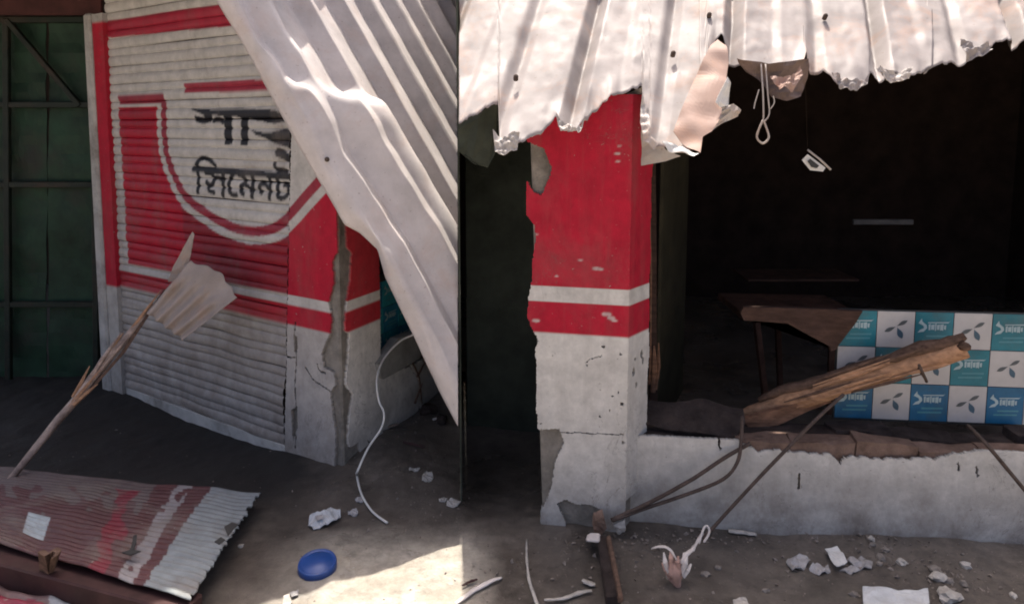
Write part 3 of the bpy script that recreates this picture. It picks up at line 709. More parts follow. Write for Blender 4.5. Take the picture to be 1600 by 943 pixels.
for i, s in enumerate(ss):
    for tt in ts:
        p = cp3[i].lerp(straight[i], min(1, tt / .5))
        f = 1 / (1 + math.exp(-(s - S0 - 0.28 * tt - .05 * noise.noise(Vector((tt * 6, s * 3, 0)))) / 0.022))    # 0 above the crease, 1 below
        k_ = min(1, max(0, (tt - .30) / .35)); f *= 1 - k_ * k_ * (3 - 2 * k_)
        t1 = min(tt, .05); t2 = min(max(tt - .05, 0), .46); t3 = max(tt - .51, 0)
        p = p + HD * tt * (1 - f) + (HD * (t1 + t3) + HD2 * t2) * f
        tw = tt + 0.006 * noise.noise(Vector((s * 1.6, tt * 2, 2)))
        r1 = 1.45 * pan(tw / 0.36 + 0.36)
        x2 = (tw / 0.19 + .3) % 1.0; r2 = 0.050 * (x2 / .6 if x2 < .6 else (1 - x2) / .4)
        edge = min(1, tt / 0.05)
        cr = f * (0.012 * noise.noise(p * 2.5) + 0.003 * noise.noise(p * 9) + 0.045 * (abs(noise.noise(p * 5)) - .2) * math.exp(-((s - S0 - .22) / .16) ** 2) * max(0, 1 - tt / .45)) + 0.003 * noise.noise(p * 7)
        bulge = 0.03 * math.exp(-((s - S0 - 0.28 * tt) / 0.07) ** 2) * (0.4 + noise.noise(p * 7)) * max(0, 1 - tt / 0.8)
        verts.append(p + NN * ((r1 * (1 - f) + r2 * f) * edge + cr * edge + bulge * edge) - Vector((0, 0, 0.0)))
nt_ = len(ts)
faces = [(i * nt_ + j, (i + 1) * nt_ + j, (i + 1) * nt_ + j + 1, i * nt_ + j + 1) for i in range(NS - 1) for j in range(nt_ - 1)]
# bent-down flap along the left edge
FLAP = [(337, 0), (352, 25), (371, 55), (392, 92), (412, 130), (434, 170), (452, 204), (486, 262), (516, 312), (538, 351), (562, 364), (590, 390), (602, 434), (624, 480), (646, 524), (668, 572), (688, 614), (712, 660), (730, 690)]
flp3 = [PY(x, y, 3.03 - 0.06 * y / 600) for x, y in FLAP]
fup = (flp3[0] - flp3[4]).normalized()
flp3 = [flp3[0] + fup * k for k in (0.3, 0.2, 0.1, 0.05)] + flp3
fc = [0]
for a, b in zip(flp3[:-1], flp3[1:]): fc.append(fc[-1] + (b - a).length)
base = len(verts); NW = 9
for i, s in enumerate(ss):
    q = Vector([float(np.interp(s / cum[-1] * fc[-1], fc, [p[k] for p in flp3])) for k in range(3)])
    for j in range(1, NW + 1):
        a = j / NW; p = cp3[i].lerp(q, a)
        verts.append(p + Vector((0.3, -1, 0.2)) * (0.016 * math.sin(math.pi * a) + 0.012 * noise.noise(Vector((s * 7, a * 2, 4)))))
for i in range(NS - 1):
    for j in range(NW):
        a = i * nt_ if j == 0 else base + i * NW + j - 1; a2 = (i + 1) * nt_ if j == 0 else base + (i + 1) * NW + j - 1
        faces.append((a, base + i * NW + j, base + (i + 1) * NW + j, a2))
me = bpy.data.meshes.new('fallen_roof_sheet'); me.from_pydata([tuple(v) for v in verts], [], faces)
bm = bmesh.new(); bm.from_mesh(me)
SEAM_N = ray(715.5, 300).cross(ray(715.5, 700)).normalized()
if SEAM_N.x < 0: SEAM_N = -SEAM_N
bmesh.ops.bisect_plane(bm, geom=bm.verts[:] + bm.edges[:] + bm.faces[:], plane_co=CAM, plane_no=SEAM_N, clear_outer=True)
bm.to_mesh(me); bm.free()
sheet = link('fallen_roof_sheet', me, 'zinc', None, True)
mo = sheet.modifiers.new('thickness', 'SOLIDIFY'); mo.thickness = 0.0015
tag(sheet, 'crumpled corrugated roof sheet fallen diagonally in front of the corner pillar', 'roof sheet')
o = tube('nail', [PY(511, 249, 2.97), PY(511, 249, 3.05)], [0.011, 0.011, 0.004], 'rust_iron', sheet, 8)

# ---- unseen roof over the shutter, edges set so its shadow frames the sun patch
def corr_roof(name, p00, p10, p01, p11, mat, label, period=0.12, amp=0.018, clip=None):
    nu = max(8, int((p10 - p00).length / period * 6)); nv = 14
    n = (p10 - p00).cross(p01 - p00).normalized()
    L = (p10 - p00).length; vs_ = []
    for j in range(nv + 1):
        for i in range(nu + 1):
            a, b = i / nu, j / nv
            p = p00.lerp(p10, a).lerp(p01.lerp(p11, a), b)
            if j == 0: p = p + (p01 - p00).normalized() * 0.10 * noise.noise(Vector((a * L * 4, 0, 1)))
            vs_.append(p + n * amp * math.sin(a * L / period * 2 * math.pi))
    fs_ = [(j * (nu + 1) + i, j * (nu + 1) + i + 1, (j + 1) * (nu + 1) + i + 1, (j + 1) * (nu + 1) + i) for j in range(nv) for i in range(nu)]
    o = mesh(name, vs_, fs_, mat, None, True)
    mo = o.modifiers.new('thickness', 'SOLIDIFY'); mo.thickness = 0.003
    return tag(o, label, 'roof')
V3 = Vector
corr_roof('tin_roof', V3((-6, 3.12, 2.70)), V3((-0.98, 3.12, 2.70)), V3((-6, 8.5, 3.6)), V3((-0.98, 8.5, 3.6)), 'zinc_old', 'unseen tin roof over the shuttered shop front and the green gate')
corr_roof('tin_roof', V3((-0.97, 5.3, 3.15)), V3((-0.40, 5.3, 3.15)), V3((-0.97, 8.5, 3.68)), V3((-0.40, 8.5, 3.68)), 'zinc_old', 'unseen tin roof strip shading the ground behind the cracked corner pillar')
# shop body behind the shutter so that no sky shows through
tag(wbox('shop_back_wall', (-6, 7.6, -0.1), (-0.5, 7.8, 3.5), 'dark_wall'), 'dark back wall of the shuttered shop', 'wall')

# ---- pole leaning on the shutter and the torn tin on its end
pb, pt_ = G(-6, 772, 0.05), PY(256, 456, 3.62)
pd = pt_ - pb
pole = empty('splintered_wooden_pole', pb, 'splintered wooden pole leaning up against the shutter at left', 'pole')
tube('shaft', [pb + pd * k + V3((RND.uniform(-.003, .003), 0, RND.uniform(-.003, .003))) for k in np.linspace(0, 0.93, 12)], [0.014, 0.017, 0.018, 0.020, 0.021, 0.016], 'pole_wood', pole, 8, 0.22)
for k in range(13):
    a = RND.uniform(0.30, 0.84); off = V3((RND.uniform(-.03, .03), -RND.uniform(0, .03), RND.uniform(-.03, .03)))
    tube('splinter', [pb + pd * a + off * .4, pb + pd * (a + .08) + off * 1.0, pb + pd * (a + RND.uniform(.13, .22)) + off * 1.5], [0.010, 0.008, 0.002], 'pole_wood' if k % 2 else 'raw_wood', pole, 5, .2)
tube('dark_strip', [pb + pd * 0.45 + V3((.03, -.01, -.01)), pb + pd * 0.7 + V3((.035, -.02, -.02)), pb + pd * 1.02 + V3((.0, -.02, -.0))], [0.006, 0.010, 0.005], 'bark', pole, 5, .2)
# torn tin scrap
qc = {(0, 0): (229, 488), (1, 0): (285, 531), (0, 1): (300, 404), (1, 1): (374, 462)}
NG = 42
verts = []
for j in range(NG + 1):
    for i in range(NG + 1):
        a, b = i / NG, j / NG
        rag = 0.07 * noise.noise(V3((a * 5, 0, 11))) * b
        b2 = b * (1 + rag + (0.10 * math.sin(a * 3.0) - .03) * b)
        x = (qc[0, 0][0] * (1 - a) + qc[1, 0][0] * a) * (1 - b2) + (qc[0, 1][0] * (1 - a) + qc[1, 1][0] * a) * b2
        y = (qc[0, 0][1] * (1 - a) + qc[1, 0][1] * a) * (1 - b2) + (qc[0, 1][1] * (1 - a) + qc[1, 1][1] * a) * b2
        p = PY(x, y, 3.52 - 0.10 * a + 0.03 * b)
        c = 0.014 * math.sin(a * 2 * math.pi * 4.2) * (1 if b < .55 else max(0, 1 - (b - .55) * 4)) + 0.02 * noise.noise(V3((a * 3, b * 3, 2)))
        c += 0.05 * max(0, a - .75) * 4 * max(0, b - .5)
        verts.append(p + V3((0.1, -1, 0.1)) * c)
faces = [(j * (NG + 1) + i, j * (NG + 1) + i + 1, (j + 1) * (NG + 1) + i + 1, (j + 1) * (NG + 1) + i) for j in range(NG) for i in range(NG)]
sc_ = mesh('torn_tin_scrap', verts, faces, 'zinc_scrap', None, True)
mo = sc_.modifiers.new('thickness', 'SOLIDIFY'); mo.thickness = 0.002
tag(sc_, 'torn square of corrugated tin caught on the top of the leaning pole', 'tin scrap')
slab('tin_strip', [PY(x, y, 3.60) for x, y in ((284, 440), (262, 440), (270, 416), (292, 378), (300, 362), (304, 366), (302, 380), (298, 400))], 0.003, 'zinc_scrap', None, None, .02, 2)
tag(SC.objects['tin_strip'], 'narrow torn tin strip sticking up behind the scrap on the pole', 'tin scrap')

# ---- fallen shutter panel lying on the ground
FS = {'BL': G(-90, 722, .10), 'BR': G(406, 771, .07), 'FR': G(297, 937, .13), 'FL': G(-90, 822, .20)}
def fallen(name, cn, ribs, paint, amp, mat, na=220, nb=200, ragged=0.0):
    verts, aa, bb = [], [], []
    up = (cn['BR'] - cn['BL']).cross(cn['FL'] - cn['BL']).normalized()
    if up.z < 0: up = -up
    for j in range(nb + 1):
        for i in range(na + 1):
            a, b = i / na, j / nb
            rg = ragged * (noise.noise(V3((b * 22, 0, 3))) + .5 * noise.noise(V3((b * 60, 2, 3)))) * max(0, (a - .8) * 5)
            p = cn['BL'].lerp(cn['BR'], a + rg).lerp(cn['FL'].lerp(cn['FR'], a + rg), b)
            den = 0.016 * noise.noise(V3((a * 4, b * 3, 1))) + 0.008 * noise.noise(V3((a * 11, b * 6, 7)))
            verts.append(p + up * (amp * abs(math.sin(math.pi * (b * ribs + .08 * noise.noise(V3((a * 3, b * 2, 5)))))) ** .7 * (0.55 + .6 * noise.noise(V3((a * 2.5, b * 3, 20))) + .35) + den)); aa.append(a); bb.append(b)
    fs = [(j * (na + 1) + i, (j + 1) * (na + 1) + i, (j + 1) * (na + 1) + i + 1, j * (na + 1) + i + 1) for j in range(nb) for i in range(na)]
    me = bpy.data.meshes.new(name); me.from_pydata([tuple(v) for v in verts], [], fs); set_paint(me, paint(np.array(aa), np.array(bb)))
    o = link(name, me, mat, None, True)
    mo = o.modifiers.new('thickness', 'SOLIDIFY'); mo.thickness = 0.004
    return o
def wob(a, b, k): return np.array([noise.noise(V3((x * 9, y * 12, k))) for x, y in zip(a, b)])
def paintFallen(a, b):
    n1 = wob(a, b, 1); n2 = wob(a * 2.5, b * .6, 4); a2 = a + 0.012 * n1
    c = np.empty(a.shape + (3,)); c[:] = (0.20, 0.15, 0.145)
    pink = (a2 < .72) & (b > .35 + .35 * n2); c[pink] = (0.15, 0.062, 0.066)
    br = (np.abs(a2 - (.63 + .05 * (b - .5))) < .03 + .04 * n2) & (b > .12); c[br] = (0.27, 0.03, 0.05)
    dk = a2 > .69; c[dk] = (0.15, 0.055, 0.058)
    st = (a2 > .755 - .02 * b) & (a2 < .80 - .01 * b) & (n2 > -.35); c[st] = (0.40, 0.36, 0.36)
    wh = a2 > .86 - .03 * b; c[wh] = (0.36, 0.39, 0.40)
    pal = (a > .33) & (a < .41) & (b > .62) & (b < .84); c[pal] = (0.60, 0.68, 0.72)
    return c * .62
fsh = fallen('fallen_shutter', FS, 23, paintFallen, 0.013, 'fallen_paint', ragged=.012)
tag(fsh, 'large muddy red and white ribbed shutter panel lying flat at lower left', 'shutter panel')
for k, pts in enumerate(([(190, 862), (203, 858), (206, 850), (208, 836), (214, 834), (213, 846), (209, 858), (220, 860), (204, 866)], [(350, 822), (362, 815), (372, 818), (364, 826), (356, 836)], [(335, 845), (345, 838), (352, 842), (342, 849)])):
    pp = [hitp(x, y, FS['FR'] + V3((0, 0, .020)), V3((0, -.1, 1)).normalized()) for x, y in pts]
    slab('tear', pp, 0.004, 'dark_plastic', fsh, V3((0, 0, 1)))
# maroon bar along its front edge
mb = [G(-90, 838, .16), G(298, 941, .08)]
def barbox(name, a, b, w_, h_, mat, parent=None, bev=.006, jit=0.004):
    d = (b - a).normalized(); s = d.cross(V3((0, 0, 1))).normalized() * w_ / 2; u = s.cross(d).normalized() * h_ / 2
    return hexa(name, [a - s - u, b - s - u, b + s - u, a + s - u, a - s + u, b - s + u, b + s + u, a + s + u], mat, parent, bev, jit)
ma, mb_ = G(-90, 858, .12), G(300, 962, .06)
tag(barbox('maroon_door_bar', ma, mb_, 0.10, 0.10, 'maroon'), 'dark maroon bar along the near edge of the fallen shutter panel', 'bar')
slab('muddy_peg', [G(62, 892, .14), G(76, 897, .14), G(80, 872, .22), G(88, 862, .22), G(82, 858, .22), G(70, 868, .22), G(58, 862, .22)], .02, 'bark', None, None, .004, 1)
tag(SC.objects['muddy_peg'], 'small muddy forked peg on the maroon bar at lower left', 'peg')
FS2 = {'BL': G(-120, 868, .09), 'BR': G(118, 933, .05), 'FR': G(88, 985, .05), 'FL': G(-120, 968, .09)}
def paintFallen2(a, b):
    c = np.empty(a.shape + (3,)); c[:] = (0.24, 0.15, 0.15); n = wob(a, b, 8)
    c[(b > .45 + .2 * n)] = (0.33, 0.04, 0.075); c[(a > .86 + .03 * n)] = (0.45, 0.45, 0.46); c[b > .86] = (0.25, .24, .22)
    return c * .7
f2 = fallen('fallen_shutter_scrap', FS2, 5, paintFallen2, 0.012, 'fallen_paint', 90, 60)
tag(f2, 'small red and white ribbed shutter scrap in the lower left corner', 'shutter panel')

# ---- white cable, lid, papers on the left ground
cab = [PY(648, 522, 3.62), PY(625, 533, 3.6), PY(600, 560, 3.5), PY(589, 592, 3.38), PY(592, 625, 3.33), PY(600, 645, 3.3), PY(596, 668, 3.27), PY(575, 700, 3.22), PY(559, 735, 3.14)]
for x, y in ((558, 755), (565, 780), (582, 803), (605, 822)): 
    p = G(x, y); cab.append(p + V3((0, 0, ground_h(p.x, p.y) + .012)))
tag(tube('white_cable', cab, 0.0055, 'wire_white', None, 6, sub=5), 'white cable trailing from the low wall down onto the mud', 'cable')
def on_ground(px, py, lift=0.0):
    p = G(px, py)
    for _ in range(3): p = G(px, py, ground_h(p.x, p.y) + lift)
    return p
def lid(px, py, r):
    c = on_ground(px, py, 0.012); bm = bmesh.new()
    R = [(0, .022), (r * .72, .022), (r * .78, .016), (r * .90, .016), (r * .95, .022), (r, .014), (r, -.012), (r * .97, -.012)]
    n = 40; rows = []
    for rr, z in R: rows.append([bm.verts.new(c + V3((rr * math.cos(2 * math.pi * k / n), rr * math.sin(2 * math.pi * k / n), z + 0.10 * rr * math.sin(2 * math.pi * k / n)))) for k in range(n)] if rr > 0 else [bm.verts.new(c + V3((0, 0, z)))])
    for k in range(n): bm.faces.new((rows[0][0], rows[1][k], rows[1][(k + 1) % n]))
    for a, b in zip(rows[1:-1], rows[2:]):
        for k in range(n): bm.faces.new((a[k], b[k], b[(k + 1) % n], a[(k + 1) % n]))
    return bm_obj('blue_disc', bm, 'blue_plastic', None, True)
tag(lid(496, 884, 0.073), 'round blue plastic lid lying on the mud', 'lid')
def scrap(name, pts, mat, label, cat, lift=0.008, th=0.003, cr=0.012, group=None, res=2, parent=None):
    o = slab(name, [on_ground(x, y, lift) for x, y in pts], th, mat, parent, V3((0, 0, 1)), cr, res)
    if parent is None: tag(o, label, cat, group)
    return o
scrap('crumpled_paper', [(481, 816), (484, 806), (500, 799), (512, 795), (532, 795), (532, 804), (524, 812), (508, 818), (490, 822)], 'paper', 'crumpled pale blue-white paper on the mud, behind the blue lid', 'paper', .02, .004, .03)
scrap('paper_fold', [(492, 806), (503, 803), (505, 809), (495, 812)], 'paper_grey', 'small grey fold of paper stuck on the crumpled paper', 'paper', .036, .002, .004)
scrap('foam_chunk', [(443, 930), (452, 926), (456, 940), (448, 952), (441, 950)], 'pale_stone', 'small white chunk at the bottom edge below the blue lid', 'chunk', .02, .03, .006)
scrap('plastic_bit', [(452, 924), (466, 921), (466, 928), (456, 932)], 'paper_grey', 'pale olive plastic bit next to the white chunk', 'scrap', .01, .003, .006)
for k, (x, y, sx, sy) in enumerate(((648, 732, 11, 2.5), (669, 744, 11, 9), (708, 784, 11, 8), (692, 779, 8, 3), (561, 780, 8, 5), (552, 800, 9, 6))):
    pts = [(x + sx * math.cos(a) * RND.uniform(.7, 1.1), y + sy * math.sin(a) * RND.uniform(.7, 1.1)) for a in np.linspace(0, 2 * math.pi, 8)[:-1]]
    scrap('plaster_flake', pts, 'pale_stone' if k < 4 else 'paper_grey', ['thin white plaster flake on the mud behind the sunlit patch', 'largest white plaster flake right of the white cable', 'bright plaster flake nearest the fallen roof sheet edge', 'small plaster flake beside the bright one near the roof sheet', 'grey flake under the lower end of the white cable', 'second grey flake left of the white cable end'][k], 'plaster flake', .008, .006, .01, 'plaster flakes on the mud')

# ================================================================== RIGHT SHOP
def seam(px, y, Y): return PY(px, y, Y)
# partition standing between the two shop fronts
a0, a1 = PY(717, 500, 3.05), PY(717, 500, 7.4)
b0, b1 = PY(720, 500, 3.05), PY(720, 500, 7.4)
pc = [V3((p.x, p.y, z)) for z in (-0.1, 2.35) for p in (a0, b0, b1, a1)]
tag(hexa('partition_wall', pc, 'dark_green', None, 0.003), 'dark edge of the partition wall left of the red and white pillar', 'wall')
tag(wbox('shop_rear_wall', (-0.52, 7.0, -0.1), (5.2, 7.2, 3.6), 'dark_wall'), 'black back wall inside the burnt shop', 'wall')
tag(wbox('shop_side_wall', (5.0, 2.4, -0.1), (5.2, 7.0, 3.6), 'dark_wall'), 'black right-hand wall inside the burnt shop', 'wall')
tag(wbox('dark_gap_panel', (-0.25, 3.75, -0.05), (0.60, 3.80, 2.3), 'dark_green'), 'dark greenish panel standing in for the shaded gap left of the standing pillar', 'door')  # added panel that fills the shaded gap beside the pillar
# ---- standing pillar
E0, F0 = G(843, 817), G(975, 833)
FE = Frame(E0, F0)
SD = V3((0.62, 0.785, 0)).normalized()
FF = Frame(F0, F0 + SD)
p2 = empty('red_white_pillar', FE.P(FE.L / 2, 0, 0), 'red and white painted pillar standing at the burnt shop opening', 'pillar')
SW = FF.uv(1011, 560)[0]
PT2 = 1.83
def rcore(z):
    c_ = .010 + (FE.uv(820, 200)[0] + .004) * max(0, z) / 1.7
    return [FE.P(c_, z, -.012), FE.P(FE.L - .012, z, -.012), FF.P(SW - .004, z, -.012), FE.P(c_, z, -.012) + SD * SW]
hexa('core', rcore(-.1) + rcore(PT2), 'cement', p2, .01)
YA, YB, YC = FE.uv(905, 449)[1], FE.uv(905, 473)[1], FE.uv(905, 522)[1]
ledge = FE.poly([(815, 215), (815, 320), (822, 335), (835, 350), (838, 372), (833, 400), (831, 440), (826, 470), (824, 495), (832, 512), (838, 524), (842, 532), (836, 545), (838, 560), (838, 600), (840, 668), (852, 672), (866, 690), (868, 712), (860, 735), (854, 760), (846, 790), (844, 850)])
holeA = FE.poly([(810, 215), (850, 232), (863, 262), (858, 280), (846, 305), (834, 300), (810, 260)])
holeB = FE.poly([(840, 670), (874, 668), (882, 690), (868, 720), (862, 760), (850, 790), (838, 780)])
holeC = FE.poly([(870, 785), (884, 778), (900, 786), (924, 786), (940, 796), (944, 850), (880, 850), (884, 815)])
spots = [(943, 541, .007), (918, 570, .004), (863, 555, .003), (970, 552, .004), (938, 650, .004), (952, 640, .004), (972, 630, .008), (974, 690, .007), (846, 660, .004), (965, 560, .003), (966, 612, .004), (958, 618, .005)]
SPU = [(FE.uv(x, y), r) for x, y, r in spots]
CRF = [FE.poly(p) for p in ([(846, 670), (880, 674), (975, 678)], [(912, 672), (915, 640), (918, 632)], [(915, 566), (922, 560), (940, 555)])]
def keepE(U, V):
    e = np.interp(V, [p[1] for p in ledge[::-1]], [p[0] for p in ledge[::-1]])
    k = (U > e) & ~inpoly(U, V, holeA) & ~inpoly(U, V, holeB) & ~inpoly(U, V, holeC)
    for (a, b), r in SPU: k &= np.hypot(U - a, V - b) > r
    k &= dline(U, V, CRF[0]) > .0025; k &= dline(U, V, CRF[2]) > .0022
    return k
flk = [(FE.uv(x, y), r) for x, y, r in ((932, 419, .010), (938, 420, .008), (907, 406, .006), (870, 431, .005), (838, 366, .005), (838, 500, .010), (965, 240, .008), (966, 252, .006), (968, 228, .005), (948, 490, .012), (955, 496, .010), (960, 500, .008))]
def bandz(U, V, a, b, c, fr):
    col = np.empty(U.shape + (3,)); col[:] = WHITE * 1.12
    col[V > a] = RED; col[(V < b) & (V > c)] = RED
    return col
def paintE(U, V):
    c = bandz(U, V, YA, YB, YC, FE)
    for (a, b), r in flk: c[np.hypot((U - a) * .6, (V - b) * 1.4) < r] = (0.55, 0.38, 0.36)
    return c
plaster('front_plaster', FE, -.06, FE.L + .004, -.05, PT2, keepE, paintE, -.012, .006, 'wall_paint', p2, .005, 21)
def keepG(U, V):
    e = SW - .002 + .006 * np.sin(V * 23) * np.sin(V * 7)
    k = (U < e)
    for x, y, r in ((988, 580, .012), (992, 600, .008), (1000, 552, .012), (1002, 562, .010), (990, 560, .006)):
        a, b = FF.uv(x, y); k &= np.hypot(U - a, (V - b) * .6) > r
    return k
def paintG(U, V): return bandz(U, V, YA, YB, YC, FF) * .95
plaster('side_plaster', FF, -.004, SW + .01, .15, PT2, keepG, paintG, -.012, .006, 'wall_paint', p2, .005, 33)
# ---- timber door post beside it
dp = empty('timber_door_post', PY(1022, 640, 3.25), 'splintered brown timber post beside the red and white pillar', 'post')
tube('post', [PY(1018, 230, 3.24), PY(1020, 400, 3.24), PY(1020, 520, 3.24), PY(1021, 640, 3.24)], [.022, .022, .024, .026], 'soot_wood', dp, 4, .05)
for k, (x0, y0, x1, y1, r) in enumerate(((1014, 260, 1016, 600, .005), (1022, 540, 1020, 612, .014), (1029, 535, 1024, 608, .010), (1014, 548, 1014, 600, .006))):
    tube('splinter', [PY(x0, y0, 3.18), PY((x0 + x1) / 2 + 2, (y0 + y1) / 2, 3.175), PY(x1, y1, 3.18)], [r * .3, r, r * .8], 'brown_wood', dp, 5, .15)

tag(hexa('olive_door_leaf', [V3((p.x, p.y, z)) for z in (.2, 1.95) for p in (PY(1026, 500, 3.30), PY(1064, 500, 3.9), PY(1070, 500, 3.9), PY(1032, 500, 3.30))], 'olive', None, .003), 'dark olive door leaf folded inward beside the timber post', 'door')
# ---- low brick wall with broken plaster
W0, W1 = G(979, 817), G(1640, 854)
FW = Frame(W0, W1)
LB = empty('low_brick_wall', FW.P(.9, 0, 0), 'low white plastered brick wall under the burnt opening', 'wall')
WT = .22
fbox('core', FW, -.02, FW.L, -.1, .270, -WT, -.010, 'cement', LB, .006)
u = -.01; ci = 0
RNDB = random.Random(3)
def rough_brick(u0, u1, v0, v1, d0, d1, mat):
    o = fbox('brick', FW, u0, u1, v0, v1, d0, d1, mat, LB, 0, .006)
    bm = bmesh.new(); bm.from_mesh(o.data)
    bmesh.ops.subdivide_edges(bm, edges=bm.edges[:], cuts=2, use_grid_fill=True)
    for v in bm.verts:
        k = v.co * 14; v.co += V3((noise.noise(k), noise.noise(k + V3((7, 0, 0))), noise.noise(k + V3((0, 9, 0))))) * .014
    bm.to_mesh(o.data); bm.free(); o.data.update()
    return o
while u < FW.L:                                                     # top course, mostly laid bare
    L = RNDB.uniform(.20, .27); h = .394 + RNDB.uniform(-.012, .010)
    left = u < FW.uv(1150, 690)[0]
    rough_brick(u, min(u + L, FW.L), .268, h, -WT * .5 + .003, -.012 + RNDB.uniform(-.008, .006), 'charred' if left else 'brick_clay')
    rough_brick(u - .05, min(u + L - .05, FW.L), .268, h + RNDB.uniform(-.012, .012), -WT, -WT * .5 - .003, 'charred')
    u += L + .003
topl = FW.poly([(975, 655), (990, 655), (1015, 661), (1040, 668), (1055, 672), (1075, 676), (1100, 680), (1140, 678), (1152, 684), (1156, 692), (1175, 698), (1185, 704), (1215, 702), (1240, 706), (1270, 707), (1298, 710), (1312, 724), (1318, 712), (1340, 714), (1380, 716), (1420, 716), (1460, 715), (1490, 709), (1520, 703), (1535, 698), (1560, 695), (1585, 698), (1600, 704), (1640, 706)])
CRW = [FW.poly(p) for p in ([(1248, 738), (1247, 762)], [(1124, 684), (1124, 700)], [(1496, 722), (1496, 732)], [(1524, 728), (1526, 742)])]
def keepWW(U, V):
    top = np.interp(U, [p[0] for p in topl], [p[1] for p in topl])
    top = top + .006 * np.sin(U * 90) * np.sin(U * 37)
    k = V < top
    for p in CRW: k &= dline(U, V, p) > .005
    return k
def paintWW(U, V):
    c = np.empty(U.shape + (3,)); c[:] = WHITE * 1.08; return c
plaster('plaster', FW, -.012, FW.L, -.05, .40, keepWW, paintWW, -.010, .008, 'wall_paint', LB, .005, 44)
# charred ledge lump at the left end
q = [(986, 636), (988, 655), (1040, 668), (1100, 678), (1150, 680), (1165, 660), (1160, 640), (1100, 625), (1040, 628), (1010, 622)]
o = slab('charred_ledge', [hitp(x, y, FW.P(0, .40, .004), V3((0, -.55, .83)).normalized()) for x, y in q], .06, 'charred', None, None, .03, 3)
tag(o, 'charred blackened ledge on the low wall next to the pillar', 'ledge')
# ---- printed board
FB = Frame(FW.P(0, 0, -WT - .03), FW.P(FW.L, 0, -WT - .03))
board = empty('checkered_brand_board', FB.P(1.3, .36, 0), 'blue and white checkered printed board standing behind the low wall', 'board')
cx_ = [FB.uv(x, 570)[0] for x in (1307, 1366, 1425, 1485, 1545, 1604, 1663)]
rz = [FB.uv(1450, y)[1] for y in (657, 600, 544, 487)]
fbox('backing', FB, cx_[0] - .004, cx_[-1] + .004, rz[0] - .01, rz[-1] + .004, -.014, -.001, 'dark_plastic', board, .001)
for r in range(3):
    for c in range(6):
        white = (c + r) % 2 == 1
        tile(board, FB, cx_[c], cx_[c + 1], rz[r], rz[r + 1], 0, 'w' if white else ('b' if r == 0 else 't'))
# ---- burnt table inside
tb = empty('burnt_wooden_table', PY(1250, 640, 4.0), 'burnt brown wooden table inside the dark shop behind the checkered board', 'table')
TY = 4.0
c = [PY(1160, 500, TY - .02), PY(1345, 508, TY - .02), PY(1345, 508, TY + .5), PY(1160, 500, TY + .5)]
top_ = hexa('table_top', [p for p in (PY(1160, 500, TY), PY(1348, 504, TY), PY(1348, 504, TY) + V3((0, .5, 0)), PY(1160, 500, TY) + V3((0, .5, 0)))] + [p + V3((0, 0, .045)) for p in (PY(1160, 500, TY), PY(1348, 504, TY), PY(1348, 504, TY) + V3((0, .5, 0)), PY(1160, 500, TY) + V3((0, .5, 0)))], 'table_wood', tb, .006)
slab('apron', [PY(x, y, TY + .02) for x, y in ((1172, 500), (1345, 502), (1322, 535), (1300, 545), (1290, 512))], .02, 'soot_wood', tb)
for (x0, x1, dy) in ((1182, 1206, .03), (1300, 1304, .03), (1215, 1225, .45), (1330, 1330, .45)):
    a = PY(x0, 503, TY + dy); b = G(x1, 760); b = V3((a.x + (x1 - x0) / FPX * TY, a.y, 0))
    tube('leg', [a, b], .022, 'table_wood', tb, 4)
tag(wbox('soot_shelf', (PY(1170, 400, 5.2).x, 5.2, PY(1170, 440, 5.2).z), (PY(1345, 400, 5.2).x, 5.6, PY(1170, 436, 5.2).z), 'soot_wood'), 'faint dark shelf inside the shop above the burnt table', 'shelf')
tag(wbox('metal_bar', (PY(1334, 345, 5.0).x, 5.0, PY(1334, 351, 5.0).z), (PY(1428, 345, 5.0).x, 5.03, PY(1334, 343, 5.0).z), 'dim_metal'), 'short grey metal bar glinting in the dark shop interior', 'bar')

slab('broken_table_leaf', [hitp(x, y, FB.P(0, 0, .035), FB.n) for x, y in ((1157, 488), (1162, 479), (1210, 481), (1290, 483), (1348, 486), (1338, 502), (1322, 524), (1306, 546), (1298, 548), (1294, 510), (1230, 505), (1162, 500))], .03, 'soot_wood', None, FB.n, .012, 3)
tag(SC.objects['broken_table_leaf'], 'tilted broken brown table leaf overlapping the upper left of the checkered board', 'table leaf')
# ---- broken timber across the sill
beam = empty('broken_timber', PY(1330, 590, 2.95), 'broken raw timber lying slanted across the low wall and checkered board', 'timber')
ctl = [(1152, 650, 3.12, .016), (1185, 640, 3.10, .034), (1225, 627, 3.06, .042), (1270, 615, 3.02, .046), (1330, 596, 2.97, .046), (1390, 577, 2.92, .045), (1440, 563, 2.88, .044), (1485, 550, 2.84, .044), (1508, 543, 2.82, .042)]
tube('log', [PY(x, y, Y) for x, y, Y, r in ctl], [r for *_, r in ctl], 'raw_wood', beam, 10, .14, sub=3)
tube('bark_strip', [PY(x, y - 16 - (3 if i % 2 else 0), Y - .01) for i, (x, y, Y, r) in enumerate(ctl[1:])], [.012, .022, .026, .022, .024, .028, .024, .014], 'bark', beam, 6, .2, sub=3)
tube('knot', [PY(1503, 541, 2.80), PY(1512, 543, 2.77)], [.020, .016], 'bark', beam, 7, .2)
tube('splinter', [PY(1435, 572, 2.85), PY(1445, 592, 2.84)], [.010, .003], 'bark', beam, 5, .2)
